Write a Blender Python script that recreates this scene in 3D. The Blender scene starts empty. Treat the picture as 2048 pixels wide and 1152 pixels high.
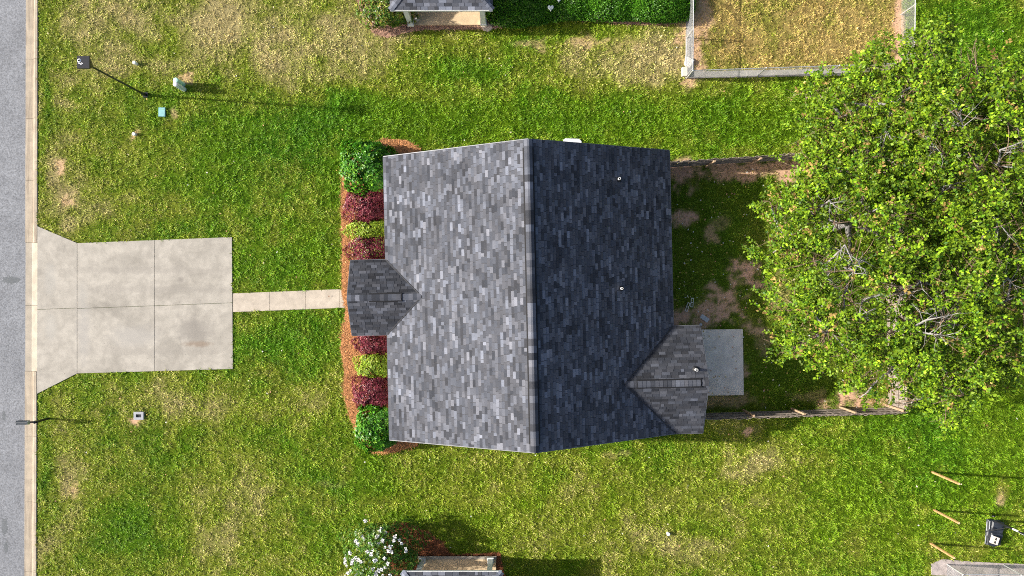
import bpy, bmesh, math
import numpy as np
from mathutils import Vector, Matrix

R = math.radians
SC = bpy.context.scene
COL = SC.collection
rng = np.random.default_rng(11)

# ------------------------------------------------------------------ camera, sky, sun, exposure
CAM_H = 35.0
F = 2048 * 24.0 / 36.0
cam_d = bpy.data.cameras.new('camera'); cam_d.lens = 24.0; cam_d.sensor_width = 36.0
cam_d.clip_end = 2000.0
cam = bpy.data.objects.new('camera', cam_d); COL.objects.link(cam)
cam.location = (0, 0, CAM_H); SC.camera = cam

SUN_EL, SUN_AZ = R(24.6), R(-4.0)          # light travels towards +X, a touch towards -Y
world = bpy.data.worlds.new('World'); SC.world = world; world.use_nodes = True
wn = world.node_tree.nodes; wl = world.node_tree.links
sky = wn.new('ShaderNodeTexSky'); sky.sky_type = 'NISHITA'; sky.sun_disc = False
sky.sun_elevation = SUN_EL; sky.sun_rotation = R(-94.0)
sky.air_density = 0.8; sky.dust_density = 3.5
bg = wn['Background']; bg.inputs['Strength'].default_value = 0.11
wl.new(sky.outputs[0], bg.inputs['Color'])

sun_d = bpy.data.lights.new('sun', 'SUN'); sun_d.energy = 5.0; sun_d.angle = R(0.9)
sun_d.color = (1.0, 0.955, 0.88)
sun = bpy.data.objects.new('sun', sun_d); COL.objects.link(sun)
sd = Vector((math.cos(SUN_EL) * math.cos(SUN_AZ), math.cos(SUN_EL) * math.sin(SUN_AZ), -math.sin(SUN_EL)))
sun.rotation_euler = sd.to_track_quat('-Z', 'Y').to_euler()
sun.location = (-30, 0, 30)

vs = SC.view_settings
vs.view_transform = 'Standard'; vs.look = 'None'; vs.exposure = 0.85; vs.gamma = 1.0
vs.use_curve_mapping = False
SC.cycles.use_denoising = False; SC.cycles.filter_width = 1.0
SC.cycles.max_bounces = 6; SC.cycles.diffuse_bounces = 3; SC.cycles.transmission_bounces = 3
SC.cycles.caustics_reflective = False; SC.cycles.caustics_refractive = False


def at(px, py, z=0.0):
    """world point at height z that the photograph shows at pixel (px, py)"""
    k = (CAM_H - z) / F
    return np.array([(px - 1024) * k, -(py - 576) * k, z])


# ------------------------------------------------------------------ materials
MATS = {}


def nt(name):
    m = bpy.data.materials.new(name); m.use_nodes = True
    n = m.node_tree.nodes; l = m.node_tree.links
    return m, n, l, n['Principled BSDF']


def noise(n, l, scale, detail=4.0, rough=0.6, coord=None, dist=0.0):
    t = n.new('ShaderNodeTexNoise'); t.inputs['Scale'].default_value = scale
    t.inputs['Detail'].default_value = detail; t.inputs['Roughness'].default_value = rough
    t.inputs['Distortion'].default_value = dist
    if coord is not None:
        l.new(coord, t.inputs['Vector'])
    return t


def mix(n, l, a, b, fac, mode='MIX'):
    m = n.new('ShaderNodeMix'); m.data_type = 'RGBA'; m.blend_type = mode
    for sock, v in ((m.inputs[6], a), (m.inputs[7], b), (m.inputs[0], fac)):
        if hasattr(v, 'is_output') or hasattr(v, 'links'):
            l.new(v, sock)
        elif isinstance(v, (int, float)):
            sock.default_value = v
        else:
            sock.default_value = (*v, 1.0)
    return m.outputs[2]


def ramp(n, l, src, p0, p1, c0=(0, 0, 0), c1=(1, 1, 1)):
    r = n.new('ShaderNodeValToRGB')
    r.color_ramp.elements[0].position = p0; r.color_ramp.elements[1].position = p1
    r.color_ramp.elements[0].color = (*c0, 1); r.color_ramp.elements[1].color = (*c1, 1)
    l.new(src, r.inputs[0])
    return r.outputs[0]


def plain(name, col, rough=0.7, var=0.25, scale=6.0, metal=0.0, bump=0.0, spec=0.3):
    """one colour broken up by two sizes of noise"""
    if name in MATS:
        return MATS[name]
    m, n, l, p = nt(name)
    g = n.new('ShaderNodeNewGeometry').outputs['Position']
    a = noise(n, l, scale, 5, 0.65, g); b = noise(n, l, scale * 9, 3, 0.6, g)
    c1 = tuple(min(1, c * (1 + var)) for c in col); c0 = tuple(c * (1 - var) for c in col)
    k = mix(n, l, c0, c1, ramp(n, l, a.outputs[0], 0.3, 0.7))
    k = mix(n, l, k, ramp(n, l, b.outputs[0], 0.3, 0.7, (1 - var * .6,) * 3, (1 + var * .3,) * 3), 1.0, 'MULTIPLY')
    l.new(k, p.inputs['Base Color'])
    p.inputs['Roughness'].default_value = rough; p.inputs['Metallic'].default_value = metal
    p.inputs['Specular IOR Level'].default_value = spec
    if bump:
        bp = n.new('ShaderNodeBump'); bp.inputs['Strength'].default_value = bump; bp.inputs['Distance'].default_value = 0.02
        l.new(b.outputs[0], bp.inputs['Height']); l.new(bp.outputs[0], p.inputs['Normal'])
    MATS[name] = m
    return m


def attr_mat(name, rough=0.7, spec=0.2, trans=0.0, grain=0.0, gscale=60.0, bump=0.0, weather=0.0):
    """colour from the mesh's own Col attribute (leaf, blade, shingle tone), plus grain"""
    if name in MATS:
        return MATS[name]
    m, n, l, p = nt(name)
    a = n.new('ShaderNodeAttribute'); a.attribute_name = 'Col'
    c = a.outputs['Color']
    g = n.new('ShaderNodeNewGeometry').outputs['Position']
    if weather:
        wt = noise(n, l, .9, 5, .6, g, .8)
        c = mix(n, l, c, ramp(n, l, wt.outputs[0], .3, .7, (1 - weather,) * 3, (1 + weather,) * 3), 1.0, 'MULTIPLY')
    if grain:
        t = noise(n, l, gscale, 3, 0.7, g)
        c = mix(n, l, c, ramp(n, l, t.outputs[0], 0.25, 0.75, (1 - grain,) * 3, (1 + grain,) * 3), 1.0, 'MULTIPLY')
        if bump:
            bp = n.new('ShaderNodeBump'); bp.inputs['Strength'].default_value = bump; bp.inputs['Distance'].default_value = 0.01
            l.new(t.outputs[0], bp.inputs['Height']); l.new(bp.outputs[0], p.inputs['Normal'])
    l.new(c, p.inputs['Base Color'])
    p.inputs['Roughness'].default_value = rough; p.inputs['Specular IOR Level'].default_value = spec
    if trans:
        tb = n.new('ShaderNodeBsdfTranslucent'); l.new(c, tb.inputs['Color'])
        ms = n.new('ShaderNodeMixShader'); ms.inputs[0].default_value = trans
        l.new(p.outputs[0], ms.inputs[1]); l.new(tb.outputs[0], ms.inputs[2])
        l.new(ms.outputs[0], n['Material Output'].inputs['Surface'])
    MATS[name] = m
    return m


def concrete(name, col, stain=(0.30, 0.28, 0.25), amount=0.55, spots=(), stretch=None):
    """poured concrete: blotches, streaks, pits and a few stains with a place of their own"""
    if name in MATS:
        return MATS[name]
    m, n, l, p = nt(name)
    g = n.new('ShaderNodeNewGeometry').outputs['Position']
    gb = g
    if stretch:
        mps = n.new('ShaderNodeMapping'); mps.inputs['Scale'].default_value = stretch; l.new(g, mps.inputs['Vector']); gb = mps.outputs[0]
    big = noise(n, l, 0.55, 6, 0.62, gb, 0.6); mid = noise(n, l, 2.3, 5, 0.6, g); fine = noise(n, l, 55, 3, 0.7, g)
    pit = noise(n, l, 9, 2, 0.5, g)
    k = mix(n, l, tuple(c * .92 for c in col), tuple(c * 1.16 for c in col), ramp(n, l, mid.outputs[0], 0.36, 0.64))
    f = n.new('ShaderNodeMath'); f.operation = 'MULTIPLY'; f.inputs[1].default_value = amount
    l.new(ramp(n, l, big.outputs[0], 0.47, 0.78), f.inputs[0])
    k = mix(n, l, k, stain, f.outputs[0])
    for (sx, sy, rx, ry, sc, sa) in spots:
        mp = n.new('ShaderNodeMapping'); mp.vector_type = 'POINT'
        mp.inputs['Location'].default_value = (-sx / rx, -sy / ry, 0); mp.inputs['Scale'].default_value = (1 / rx, 1 / ry, 0)
        l.new(g, mp.inputs['Vector'])
        ln = n.new('ShaderNodeVectorMath'); ln.operation = 'LENGTH'; l.new(mp.outputs[0], ln.inputs[0])
        ad = n.new('ShaderNodeMath'); ad.operation = 'MULTIPLY_ADD'; ad.inputs[1].default_value = 1.5
        l.new(mid.outputs[0], ad.inputs[0]); l.new(ln.outputs['Value'], ad.inputs[2])
        dv = n.new('ShaderNodeMath'); dv.operation = 'MULTIPLY'; dv.inputs[1].default_value = .25; l.new(ad.outputs[0], dv.inputs[0])
        r = ramp(n, l, dv.outputs[0], .30, .50, (sa,) * 3, (0, 0, 0))
        k = mix(n, l, k, sc, r)
    k = mix(n, l, k, ramp(n, l, fine.outputs[0], 0.3, 0.7, (.86,) * 3, (1.08,) * 3), 1.0, 'MULTIPLY')
    k = mix(n, l, k, ramp(n, l, pit.outputs[0], 0.22, 0.27, (.6,) * 3, (1,) * 3), 1.0, 'MULTIPLY')
    l.new(k, p.inputs['Base Color']); p.inputs['Roughness'].default_value = 0.85
    p.inputs['Specular IOR Level'].default_value = 0.2
    bp = n.new('ShaderNodeBump'); bp.inputs['Strength'].default_value = 0.08; bp.inputs['Distance'].default_value = 0.01
    l.new(fine.outputs[0], bp.inputs['Height']); l.new(bp.outputs[0], p.inputs['Normal'])
    MATS[name] = m
    return m


def asphalt():
    m, n, l, p = nt('asphalt')
    g = n.new('ShaderNodeNewGeometry').outputs['Position']
    fine = noise(n, l, 15, 3, 0.75, g); big = noise(n, l, 0.8, 5, 0.6, g); ag = noise(n, l, 70, 2, 0.6, g)
    k = mix(n, l, (0.175, 0.182, 0.197), (0.24, 0.249, 0.267), ramp(n, l, big.outputs[0], 0.3, 0.7))
    k = mix(n, l, k, ramp(n, l, fine.outputs[0], 0.32, 0.68, (.5,) * 3, (1.4,) * 3), 1.0, 'MULTIPLY')
    k = mix(n, l, k, ramp(n, l, ag.outputs[0], 0.35, 0.65, (.8,) * 3, (1.15,) * 3), 1.0, 'MULTIPLY')
    for (px, py, rx, ry) in ((47, 131, .13, .11), (6, 1055, .17, .5), (9, 1095, .13, .3), (5, 832, .1, .25), (20, 560, .5, .2)):
        c = at(px, py)
        mp = n.new('ShaderNodeMapping')
        mp.inputs['Location'].default_value = (-c[0] / rx, -c[1] / ry, 0); mp.inputs['Scale'].default_value = (1 / rx, 1 / ry, 0)
        l.new(g, mp.inputs['Vector'])
        ln = n.new('ShaderNodeVectorMath'); ln.operation = 'LENGTH'; l.new(mp.outputs[0], ln.inputs[0])
        ad = n.new('ShaderNodeMath'); ad.operation = 'MULTIPLY_ADD'; ad.inputs[1].default_value = 1.2
        l.new(fine.outputs[0], ad.inputs[0]); l.new(ln.outputs['Value'], ad.inputs[2])
        dv = n.new('ShaderNodeMath'); dv.operation = 'MULTIPLY'; dv.inputs[1].default_value = .25; l.new(ad.outputs[0], dv.inputs[0])
        k = mix(n, l, k, (0.09, 0.10, 0.105), ramp(n, l, dv.outputs[0], .35, .42, (.7,) * 3, (0, 0, 0)))
    l.new(k, p.inputs['Base Color']); p.inputs['Roughness'].default_value = 0.9
    bp = n.new('ShaderNodeBump'); bp.inputs['Strength'].default_value = 0.5; bp.inputs['Distance'].default_value = 0.01
    l.new(ag.outputs[0], bp.inputs['Height']); l.new(bp.outputs[0], p.inputs['Normal'])
    return m


# ------------------------------------------------------------------ object helpers
ORG = {}


def link(o, parent=None):
    COL.objects.link(o)
    if parent is not None:
        o.parent = parent
    return o


def tag(o, label=None, cat=None, group=None, kind=None):
    if label: o['label'] = label
    if cat: o['category'] = cat
    if group: o['group'] = group
    if kind: o['kind'] = kind
    return o


def thing(name, label, cat, loc=(0, 0, 0), rz=0.0, group=None, kind=None):
    o = bpy.data.objects.new(name, None); o.empty_display_size = 0.2
    o.location = tuple(loc); o.rotation_euler = (0, 0, rz); link(o)
    ORG[o.name] = np.array(loc, float)
    return tag(o, label, cat, group, kind)


class MB:
    """collects polygons for one mesh"""
    def __init__(self): self.v = []; self.f = []

    def poly(self, pts):
        i = len(self.v); self.v += [tuple(map(float, p)) for p in pts]; self.f.append(tuple(range(i, i + len(pts)))); return self

    def box(self, c, s, rz=0.0, taper=1.0):
        i = len(self.v); cs, sn = math.cos(rz), math.sin(rz)
        for dz in (-.5, .5):
            k = taper if dz > 0 else 1.0
            for dx, dy in ((-.5, -.5), (.5, -.5), (.5, .5), (-.5, .5)):
                x, y = dx * s[0] * k, dy * s[1] * k
                self.v.append((c[0] + x * cs - y * sn, c[1] + x * sn + y * cs, c[2] + dz * s[2]))
        self.f += [(i + 3, i + 2, i + 1, i), (i + 4, i + 5, i + 6, i + 7)] + [(i + a, i + (a + 1) % 4, i + 4 + (a + 1) % 4, i + 4 + a) for a in range(4)]
        return self

    def prism(self, pts, z0, z1, inset=0.0):
        """flat-topped slab on a counter-clockwise outline; inset chamfers the top edge"""
        n = len(pts); i = len(self.v); c = np.mean([p[:2] for p in pts], axis=0)
        P = [np.array(p[:2], float) for p in pts]
        rings = [(P, z0), (P, z1 - inset)]
        if inset:
            Q = []
            for a in range(n):
                d0 = P[a] - P[a - 1]; d1 = P[(a + 1) % n] - P[a]
                d0 /= np.linalg.norm(d0) + 1e-9; d1 /= np.linalg.norm(d1) + 1e-9
                n0 = np.array([-d0[1], d0[0]]); n1 = np.array([-d1[1], d1[0]])
                q = n0 + n1; q /= max(0.4, q @ n0) if np.linalg.norm(q) > 1e-6 else 1
                Q.append(P[a] + q * inset)
            rings.append((Q, z1))
        for ring, z in rings:
            self.v += [(float(p[0]), float(p[1]), z) for p in ring]
        self.f.append(tuple(i + n - 1 - a for a in range(n)))
        for r in range(len(rings) - 1):
            for a in range(n):
                b = (a + 1) % n
                self.f.append((i + r * n + a, i + r * n + b, i + (r + 1) * n + b, i + (r + 1) * n + a))
        self.f.append(tuple(i + (len(rings) - 1) * n + a for a in range(n)))
        return self

    def tube(self, pts, rad, sides=8, cap=True):
        pts = [Vector(p) for p in pts]; i0 = len(self.v); m = len(pts)
        if not hasattr(rad, '__len__'): rad = [rad] * m
        ref = Vector((0.31, 0.93, 0.2))
        for k, p in enumerate(pts):
            d = (pts[min(k + 1, m - 1)] - pts[max(k - 1, 0)]).normalized()
            a = d.cross(ref)
            if a.length < 1e-3: a = d.cross(Vector((1, 0, 0)))
            a.normalize(); b = d.cross(a)
            for s in range(sides):
                t = 2 * math.pi * s / sides
                self.v.append(tuple(p + (a * math.cos(t) + b * math.sin(t)) * rad[k]))
        for k in range(m - 1):
            for s in range(sides):
                q = (s + 1) % sides
                self.f.append((i0 + k * sides + s, i0 + k * sides + q, i0 + (k + 1) * sides + q, i0 + (k + 1) * sides + s))
        if cap:
            self.f.append(tuple(i0 + s for s in range(sides))[::-1])
            self.f.append(tuple(i0 + (m - 1) * sides + s for s in range(sides)))
        return self

    def lathe(self, c, prof, sides=16):
        return self.tube([(c[0], c[1], c[2] + z) for r, z in prof], [max(r, 1e-4) for r, z in prof], sides)

    def build(self, name, mat, parent=None, world=False, loc=None, smooth=False, bevel=0.0):
        me = bpy.data.meshes.new(name)
        V = np.array(self.v, float).reshape(-1, 3)
        if world and parent is not None:
            V = V - root_org(parent)
        if loc is not None:
            V = V - np.array(loc, float)
        me.from_pydata(V.tolist(), [], self.f); me.materials.append(mat)
        bm = bmesh.new(); bm.from_mesh(me)
        bmesh.ops.recalc_face_normals(bm, faces=bm.faces)
        if bevel:
            bmesh.ops.bevel(bm, geom=list(bm.edges), offset=bevel, segments=1, affect='EDGES', clamp_overlap=True)
        bm.to_mesh(me); bm.free()
        if smooth:
            me.shade_smooth()
        o = bpy.data.objects.new(name, me); link(o, parent)
        if loc is not None:
            o.location = tuple(loc)
            ORG[o.name] = np.array(loc, float)
        else:
            ORG[o.name] = np.zeros(3) if parent is None else ORG.get(parent.name, np.zeros(3)) * 0
        return o


def root_org(o):
    s = np.zeros(3)
    while o is not None:
        s = s + np.array(o.location); o = o.parent
    return s


def set_col(me, cols, domain='POINT'):
    a = me.attributes.new('Col', 'FLOAT_COLOR', domain)
    c = np.ones((len(cols), 4), np.float32); c[:, :3] = cols
    a.data.foreach_set('color', c.ravel())


def quads_mesh(name, V, C, mat, parent=None, world=True, loc=None):
    """V (n,4,3) loose quads, C (n,3) colours -> one object"""
    n = len(V); V = np.asarray(V, np.float32).reshape(-1, 3)
    if parent is not None and world: V = V - root_org(parent).astype(np.float32)
    if loc is not None: V = V - np.array(loc, np.float32)
    me = bpy.data.meshes.new(name)
    me.vertices.add(4 * n); me.vertices.foreach_set('co', V.ravel().astype(np.float32))
    me.loops.add(4 * n); me.loops.foreach_set('vertex_index', np.arange(4 * n, dtype=np.int32))
    me.polygons.add(n)
    me.polygons.foreach_set('loop_start', np.arange(0, 4 * n, 4, dtype=np.int32))
    me.update(calc_edges=True)
    set_col(me, np.repeat(np.clip(C, 0, 1), 4, axis=0))
    me.materials.append(mat)
    o = bpy.data.objects.new(name, me); link(o, parent)
    if loc is not None: o.location = tuple(loc)
    return o


def unit(a): return a / (np.linalg.norm(a, axis=-1, keepdims=True) + 1e-9)


def leaf_quads(P, D, N, L, W, droop=0.12):
    """kite-shaped leaves: base P, direction D, face normal N, length L, width W"""
    D = unit(D); S = unit(np.cross(D, N)); N2 = np.cross(S, D)
    L = np.asarray(L).reshape(-1, 1); W = np.asarray(W).reshape(-1, 1)
    mid = P + D * L * .45 + N2 * L * .06
    return np.stack([P, mid + S * W * .5, P + D * L - N2 * L * droop, mid - S * W * .5], axis=1)


# value noise on the ground, numpy
def vnoise(x, y, scale, seed):
    g = np.random.default_rng(seed).random((64, 64))
    x = x / scale + 1000.3; y = y / scale + 1000.7
    i = np.floor(x).astype(int); j = np.floor(y).astype(int); u = x - i; v = y - j
    u = u * u * (3 - 2 * u); v = v * v * (3 - 2 * v)
    a = g[i % 64, j % 64]; b = g[(i + 1) % 64, j % 64]; c = g[i % 64, (j + 1) % 64]; d = g[(i + 1) % 64, (j + 1) % 64]
    return (a * (1 - u) + b * u) * (1 - v) + (c * (1 - u) + d * u) * v


def fbm(x, y, scale, seed, o=3):
    s = 0; k = 1; t = 0
    for q in range(o):
        s = s + k * vnoise(x, y, scale / 2 ** q, seed + q); t += k; k *= .55
    return s / t * 2 - 1


def inside(x, y, poly):
    poly = np.asarray(poly); r = np.zeros(len(x), bool); n = len(poly)
    for a in range(n):
        x0, y0 = poly[a][:2]; x1, y1 = poly[(a + 1) % n][:2]
        c = (y0 > y) != (y1 > y)
        if abs(y1 - y0) > 1e-9:
            r ^= c & (x < (x1 - x0) * (y - y0) / (y1 - y0) + x0)
    return r


def pxpoly(pts, z=0.0): return [at(x, y, z) for x, y in pts]


def grow(poly, d):
    p = np.array([q[:2] for q in poly]); c = p.mean(0); v = p - c
    return (c + v * (1 + d / (np.linalg.norm(v, axis=1, keepdims=True) + 1e-6))).tolist()


# ------------------------------------------------------------------ plan of the lot (outlines on the ground)
H_C = np.array([0.835, -0.34]); H_R = R(1.27)          # the house's middle and turn
HX, HY, EZ, RZ = 6.83, 6.76, 2.40, 5.58


def hw(x, y, z=0.0):                                    # house frame -> world
    c, s = math.cos(H_R), math.sin(H_R)
    return np.array([H_C[0] + x * c - y * s, H_C[1] + x * s + y * c, z])


def hl(px, py, z):                                      # pixel at height z -> house frame
    p = at(px, py, z)[:2] - H_C; c, s = math.cos(H_R), math.sin(H_R)
    return p[0] * c + p[1] * s, -p[0] * s + p[1] * c


DRIVE = pxpoly([(78, 452), (155, 486), (465, 474), (466, 738), (155, 747), (77, 788)])
WALK = pxpoly([(466, 586), (720, 576), (720, 615), (466, 624)])
PATIO = pxpoly([(1330, 660), (1485, 658), (1487, 790), (1330, 792)])
HOUSE = [hw(-6.35, -6.4), hw(6.35, -6.4), hw(6.35, 6.4), hw(-6.35, 6.4)]
BED = pxpoly([(684, 352), (682, 420), (685, 500), (683, 585), (692, 620), (684, 665), (681, 700), (689, 740), (687, 790), (700, 835), (718, 885),
              (740, 905), (775, 907), (835, 892), (850, 840), (850, 330), (842, 300), (815, 280), (770, 278), (735, 290), (700, 315)])
MULCH_S = pxpoly([(775, 1060), (790, 1044), (815, 1046), (850, 1062), (885, 1085), (900, 1110), (1000, 1105), (1010, 1160), (770, 1160)])
MULCH_N = pxpoly([(712, -10), (722, 30), (745, 65), (775, 76), (810, 66), (845, 60), (985, 58), (1010, 52), (1060, 46), (1100, 36), (1180, 42),
                  (1250, 48), (1330, 50), (1372, 44), (1378, -10)])
MULCH_SE = pxpoly([(1863, 1150), (1862, 1128), (1885, 1118), (1930, 1122), (2000, 1126), (2120, 1130), (2120, 1160)])
DEAD = pxpoly([(1383, -60), (1379, 148), (1760, 142), (1800, 120), (1800, -60)])
YARD = pxpoly([(1330, 334), (1765, 306), (1777, 815), (1385, 828)])
FAR_N = pxpoly([(770, 30), (1380, 30), (1380, -400), (770, -400)])
FAR_S = pxpoly([(800, 1120), (1390, 1120), (1390, 1500), (800, 1500)])
STRIPS = [pxpoly([(1370, 157), (1372, 143), (1700, 137), (1700, 151)]), pxpoly([(1372, -60), (1384, -60), (1384, 157), (1371, 157)])]

# ------------------------------------------------------------------ lawn colour: green, olive and dry patches at set places
BLOBS = [(300, 70, 340, 120, -.5), (640, 90, 200, 130, -.45), (500, 60, 200, 100, -.2), (930, 128, 80, 22, .75), (900, 80, 170, 40, -.25), (1180, 125, 190, 55, -.62),
         (1300, 115, 90, 70, -.55), (1120, 66, 110, 22, .55), (1000, 245, 520, 55, .62), (1480, 230, 110, 75, .42), (600, 300, 160, 160, .40),
         (700, 220, 60, 40, .4), (440, 250, 160, 60, .15), (110, 215, 60, 12, -.7), (90, 200, 14, 60, .6), (90, 300, 12, 120, .35),
         (130, 400, 45, 75, -.75), (118, 325, 22, 30, -.7), (150, 330, 50, 40, .2), (250, 420, 80, 40, -.3), (380, 430, 80, 30, -.35), (300, 350, 120, 50, .25),
         (575, 535, 110, 60, .65), (600, 690, 90, 70, .42), (660, 560, 30, 60, -.2), (500, 660, 30, 30, -.3), (350, 800, 240, 40, -.25), (420, 820, 60, 30, -.3), (600, 800, 90, 45, -.3),
         (560, 890, 140, 40, .12), (150, 960, 26, 60, -.6), (95, 900, 20, 120, .55), (280, 1050, 60, 60, .5), (120, 1090, 40, 50, -.3), (450, 960, 120, 60, -.3), (500, 1080, 100, 40, -.15),
         (640, 1070, 70, 80, .3), (600, 1000, 90, 40, -.35), (720, 960, 90, 40, .1), (850, 960, 90, 40, .1), (1150, 980, 260, 60, -.12), (1350, 1095, 90, 45, -.45), (1090, 1070, 60, 26, -.35),
         (1220, 940, 90, 30, -.35), (1420, 930, 130, 60, -.2), (1380, 1050, 40, 18, .5), (1020, 1090, 60, 30, .2), (1850, 950, 260, 150, .5), (1700, 1010, 110, 90, .15), (1560, 950, 80, 60, -.15),
         (1560, 905, 160, 36, -.3), (1950, 60, 140, 100, .75), (1880, 935, 16, 18, -.8), (1862, 1015, 16, 18, -.8), (2000, 985, 18, 22, -.9), (1862, 1080, 14, 14, -.6),
         (360, 150, 60, 40, -.3), (460, 60, 40, 40, -.5), (300, 185, 60, 20, .2), (245, 140, 60, 30, -.3), (700, 200, 50, 30, .3), (800, 230, 60, 30, .2), (1430, 900, 120, 30, .15),
         (1960, 800, 120, 80, .45), (1400, 165, 40, 20, -.4), (1580, 170, 60, 20, .3)]
DIRT = [(1366, 438, 19, 17, 1.), (1495, 548, 34, 26, 1.), (1442, 614, 48, 40, .95), (1362, 640, 20, 22, 1.), (1362, 350, 40, 26, 1.), (1470, 345, 130, 16, .9), (1570, 340, 40, 26, .9),
        (1420, 470, 14, 16, .7), (1440, 440, 18, 12, .4), (1510, 655, 18, 22, .8), (1490, 745, 9, 18, .9), (1450, 803, 60, 14, .6), (1730, 805, 80, 15, .95), (1460, 700, 30, 12, 0), (1525, 690, 18, 22, .5),
        (1620, 790, 40, 9, .4), (1400, 645, 20, 14, .8), (1795, 60, 10, 120, .9), (1500, 860, 8, 7, .9), (1555, 590, 26, 40, .4), (140, 985, 14, 16, .6), (120, 335, 10, 12, .7), (135, 405, 14, 16, .6), (1378, 165, 16, 12, .8),
        (1372, 60, 14, 90, .75), (1395, 100, 14, 50, .8), (1250, 88, 40, 16, .35), (1180, 82, 40, 10, .55), (1060, 92, 40, 8, .5), (372, 158, 14, 8, .7), (275, 272, 12, 6, .7), (277, 838, 15, 9, .9), (1230, 905, 30, 6, .3),
        (1405, 30, 18, 70, .7), (2000, 1000, 10, 10, .6), (345, 222, 10, 8, .6), (660, 965, 40, 8, .2)]


def lawn_fields(x, y):
    px = x * F / CAM_H + 1024; py = 576 - y * F / CAM_H
    wx = px + 26 * fbm(x, y, 2.2, 901); wy = py + 26 * fbm(x, y, 2.2, 951)
    g = 0.46 + .50 * fbm(x, y, 3.4, 1) + .55 * fbm(x, y, .75, 21)
    for bx, by, rx, ry, a in BLOBS:
        g = g + a * (1.1 if a > 0 else 1.0) * np.exp(-(((wx - bx) / rx) ** 2 + ((wy - by) / ry) ** 2))
    yel = .55 + .6 * fbm(x, y, 4.5, 61) + .45 * np.exp(-(((px - 1150) / 350) ** 2 + ((py - 1000) / 120) ** 2)) - .35 * np.exp(-(((px - 600) / 250) ** 2 + ((py - 350) / 200) ** 2))
    dirt = np.zeros_like(x)
    wx = px + 16 * fbm(x, y, .9, 801); wy = py + 16 * fbm(x, y, .9, 851)
    hf = fbm(x, y, .5, 881, 3); hf2 = fbm(x, y, .14, 889, 1)
    for bx, by, rx, ry, a in DIRT:
        e = ((wx - bx) / rx) ** 2 + ((wy - by) / ry) ** 2
        dirt = np.maximum(dirt, a * np.clip(1.45 - e + 1.7 * hf + .5 * hf2, 0, 1))
    dead = inside(x, y, DEAD); yard = inside(x, y, YARD)
    g = np.where(dead, -.30 + .45 * fbm(x, y, 1.5, 5) + .35 * fbm(x, y, .4, 8), g)
    g = np.where(yard, .75 + .5 * fbm(x, y, 1.6, 7), g)
    return g, np.clip(yel, 0, 1), dirt, dead, yard


C_GREEN = np.array((.078, .235, .005)); C_YGREEN = np.array((.27, .375, .010)); C_OLIVE = np.array((.345, .36, .05))
C_STRAW = np.array((.60, .50, .22)); C_GOLD = np.array((.60, .44, .15)); C_DIRT = np.array((.66, .40, .27)); C_YARD = np.array((.085, .20, .010))


def lawn_col(g, yel, dirt, dead, yard):
    lo = np.clip((g + .55) / .75, 0, 1)[:, None]; hi = np.clip((g - .2) / .7, 0, 1)[:, None]; ye = yel[:, None]
    straw = np.where(dead[:, None], C_GOLD, C_STRAW)
    gr = C_GREEN * (1 - ye * .6) + C_YGREEN * ye * .6
    gr = np.where(yard[:, None], C_YARD * (1 - .35 * ye) + C_YGREEN * .35 * ye, gr)
    mid = C_OLIVE * .55 + C_YGREEN * .45
    c = straw * (1 - lo) + mid * lo
    c = c * (1 - hi) + gr * hi
    d = dirt[:, None]
    return c * (1 - d) + C_DIRT * d


# ------------------------------------------------------------------ ground, lawn, road, kerb, concrete
M_ground = plain('far_turf', (.10, .14, .03), .9, .35, .4)
tag(MB().poly([(-900, -900, -.25), (900, -900, -.25), (900, 900, -.25), (-900, 900, -.25)]).build('ground', M_ground), kind='structure')

KX = [at(52, 0, -.1), at(49, 1152, -.1)]
k_dir = unit((KX[1] - KX[0])[None])[0]


def kerb_x(y): return KX[0][0] + (KX[0][1] - y) / (KX[0][1] - KX[1][1]) * (KX[1][0] - KX[0][0])


KW = 0.70                                                # gutter and kerb together
# lawn: a fine sheet with gentle unevenness where the camera looks, wide margins outside
gx = np.concatenate([np.arange(-24.6, 32.01, .16), [45, 90, 300, 880]]); gy = np.concatenate([[-880, -300, -90, -40], np.arange(-21, 21.01, .16), [40, 90, 300, 880]])
XX, YY = np.meshgrid(gx, gy, indexing='ij')
XX = np.maximum(XX, kerb_x(YY) + KW + .002 + .0005 * np.arange(len(gx))[:, None] * (np.arange(len(gx))[:, None] < 6))
x = XX.ravel(); y = YY.ravel()
ZZ = (.018 * fbm(x, y, 1.2, 31) + .01 * fbm(x, y, .35, 33))
near_k = np.clip((x - (kerb_x(y) + KW)) / .5, 0, 1); ZZ = ZZ * near_k - .012
for P in (DRIVE, WALK, PATIO):
    ZZ = np.where(inside(x, y, grow(P, .25)), -.02, ZZ)
nxg, nyg = len(gx), len(gy); idx = np.arange(nxg * nyg).reshape(nxg, nyg)
q = np.stack([idx[:-1, :-1], idx[1:, :-1], idx[1:, 1:], idx[:-1, 1:]], -1).reshape(-1, 4)
me = bpy.data.meshes.new('lawn'); V = np.stack([x, y, ZZ], 1).astype(np.float32)
me.vertices.add(len(V)); me.vertices.foreach_set('co', V.ravel()); me.loops.add(q.size); me.loops.foreach_set('vertex_index', q.ravel().astype(np.int32))
me.polygons.add(len(q)); me.polygons.foreach_set('loop_start', np.arange(0, q.size, 4, dtype=np.int32)); me.update(calc_edges=True)
fl = lawn_fields(x, y)
set_col(me, lawn_col(*fl) * (.48 + .52 * fl[2][:, None]))
me.materials.append(attr_mat('turf_soil', .95, .1, 0, .3, 22, .6)); me.shade_smooth()
tag(link(bpy.data.objects.new('lawn', me)), kind='structure')

M_asph = asphalt()
tag(MB().poly([(-33.5, -200, -.10), (kerb_x(-200) + .01, -200, -.10), (kerb_x(200) + .01, 200, -.10), (-33.5, 200, -.10)]).build('road', M_asph), kind='structure')

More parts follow.
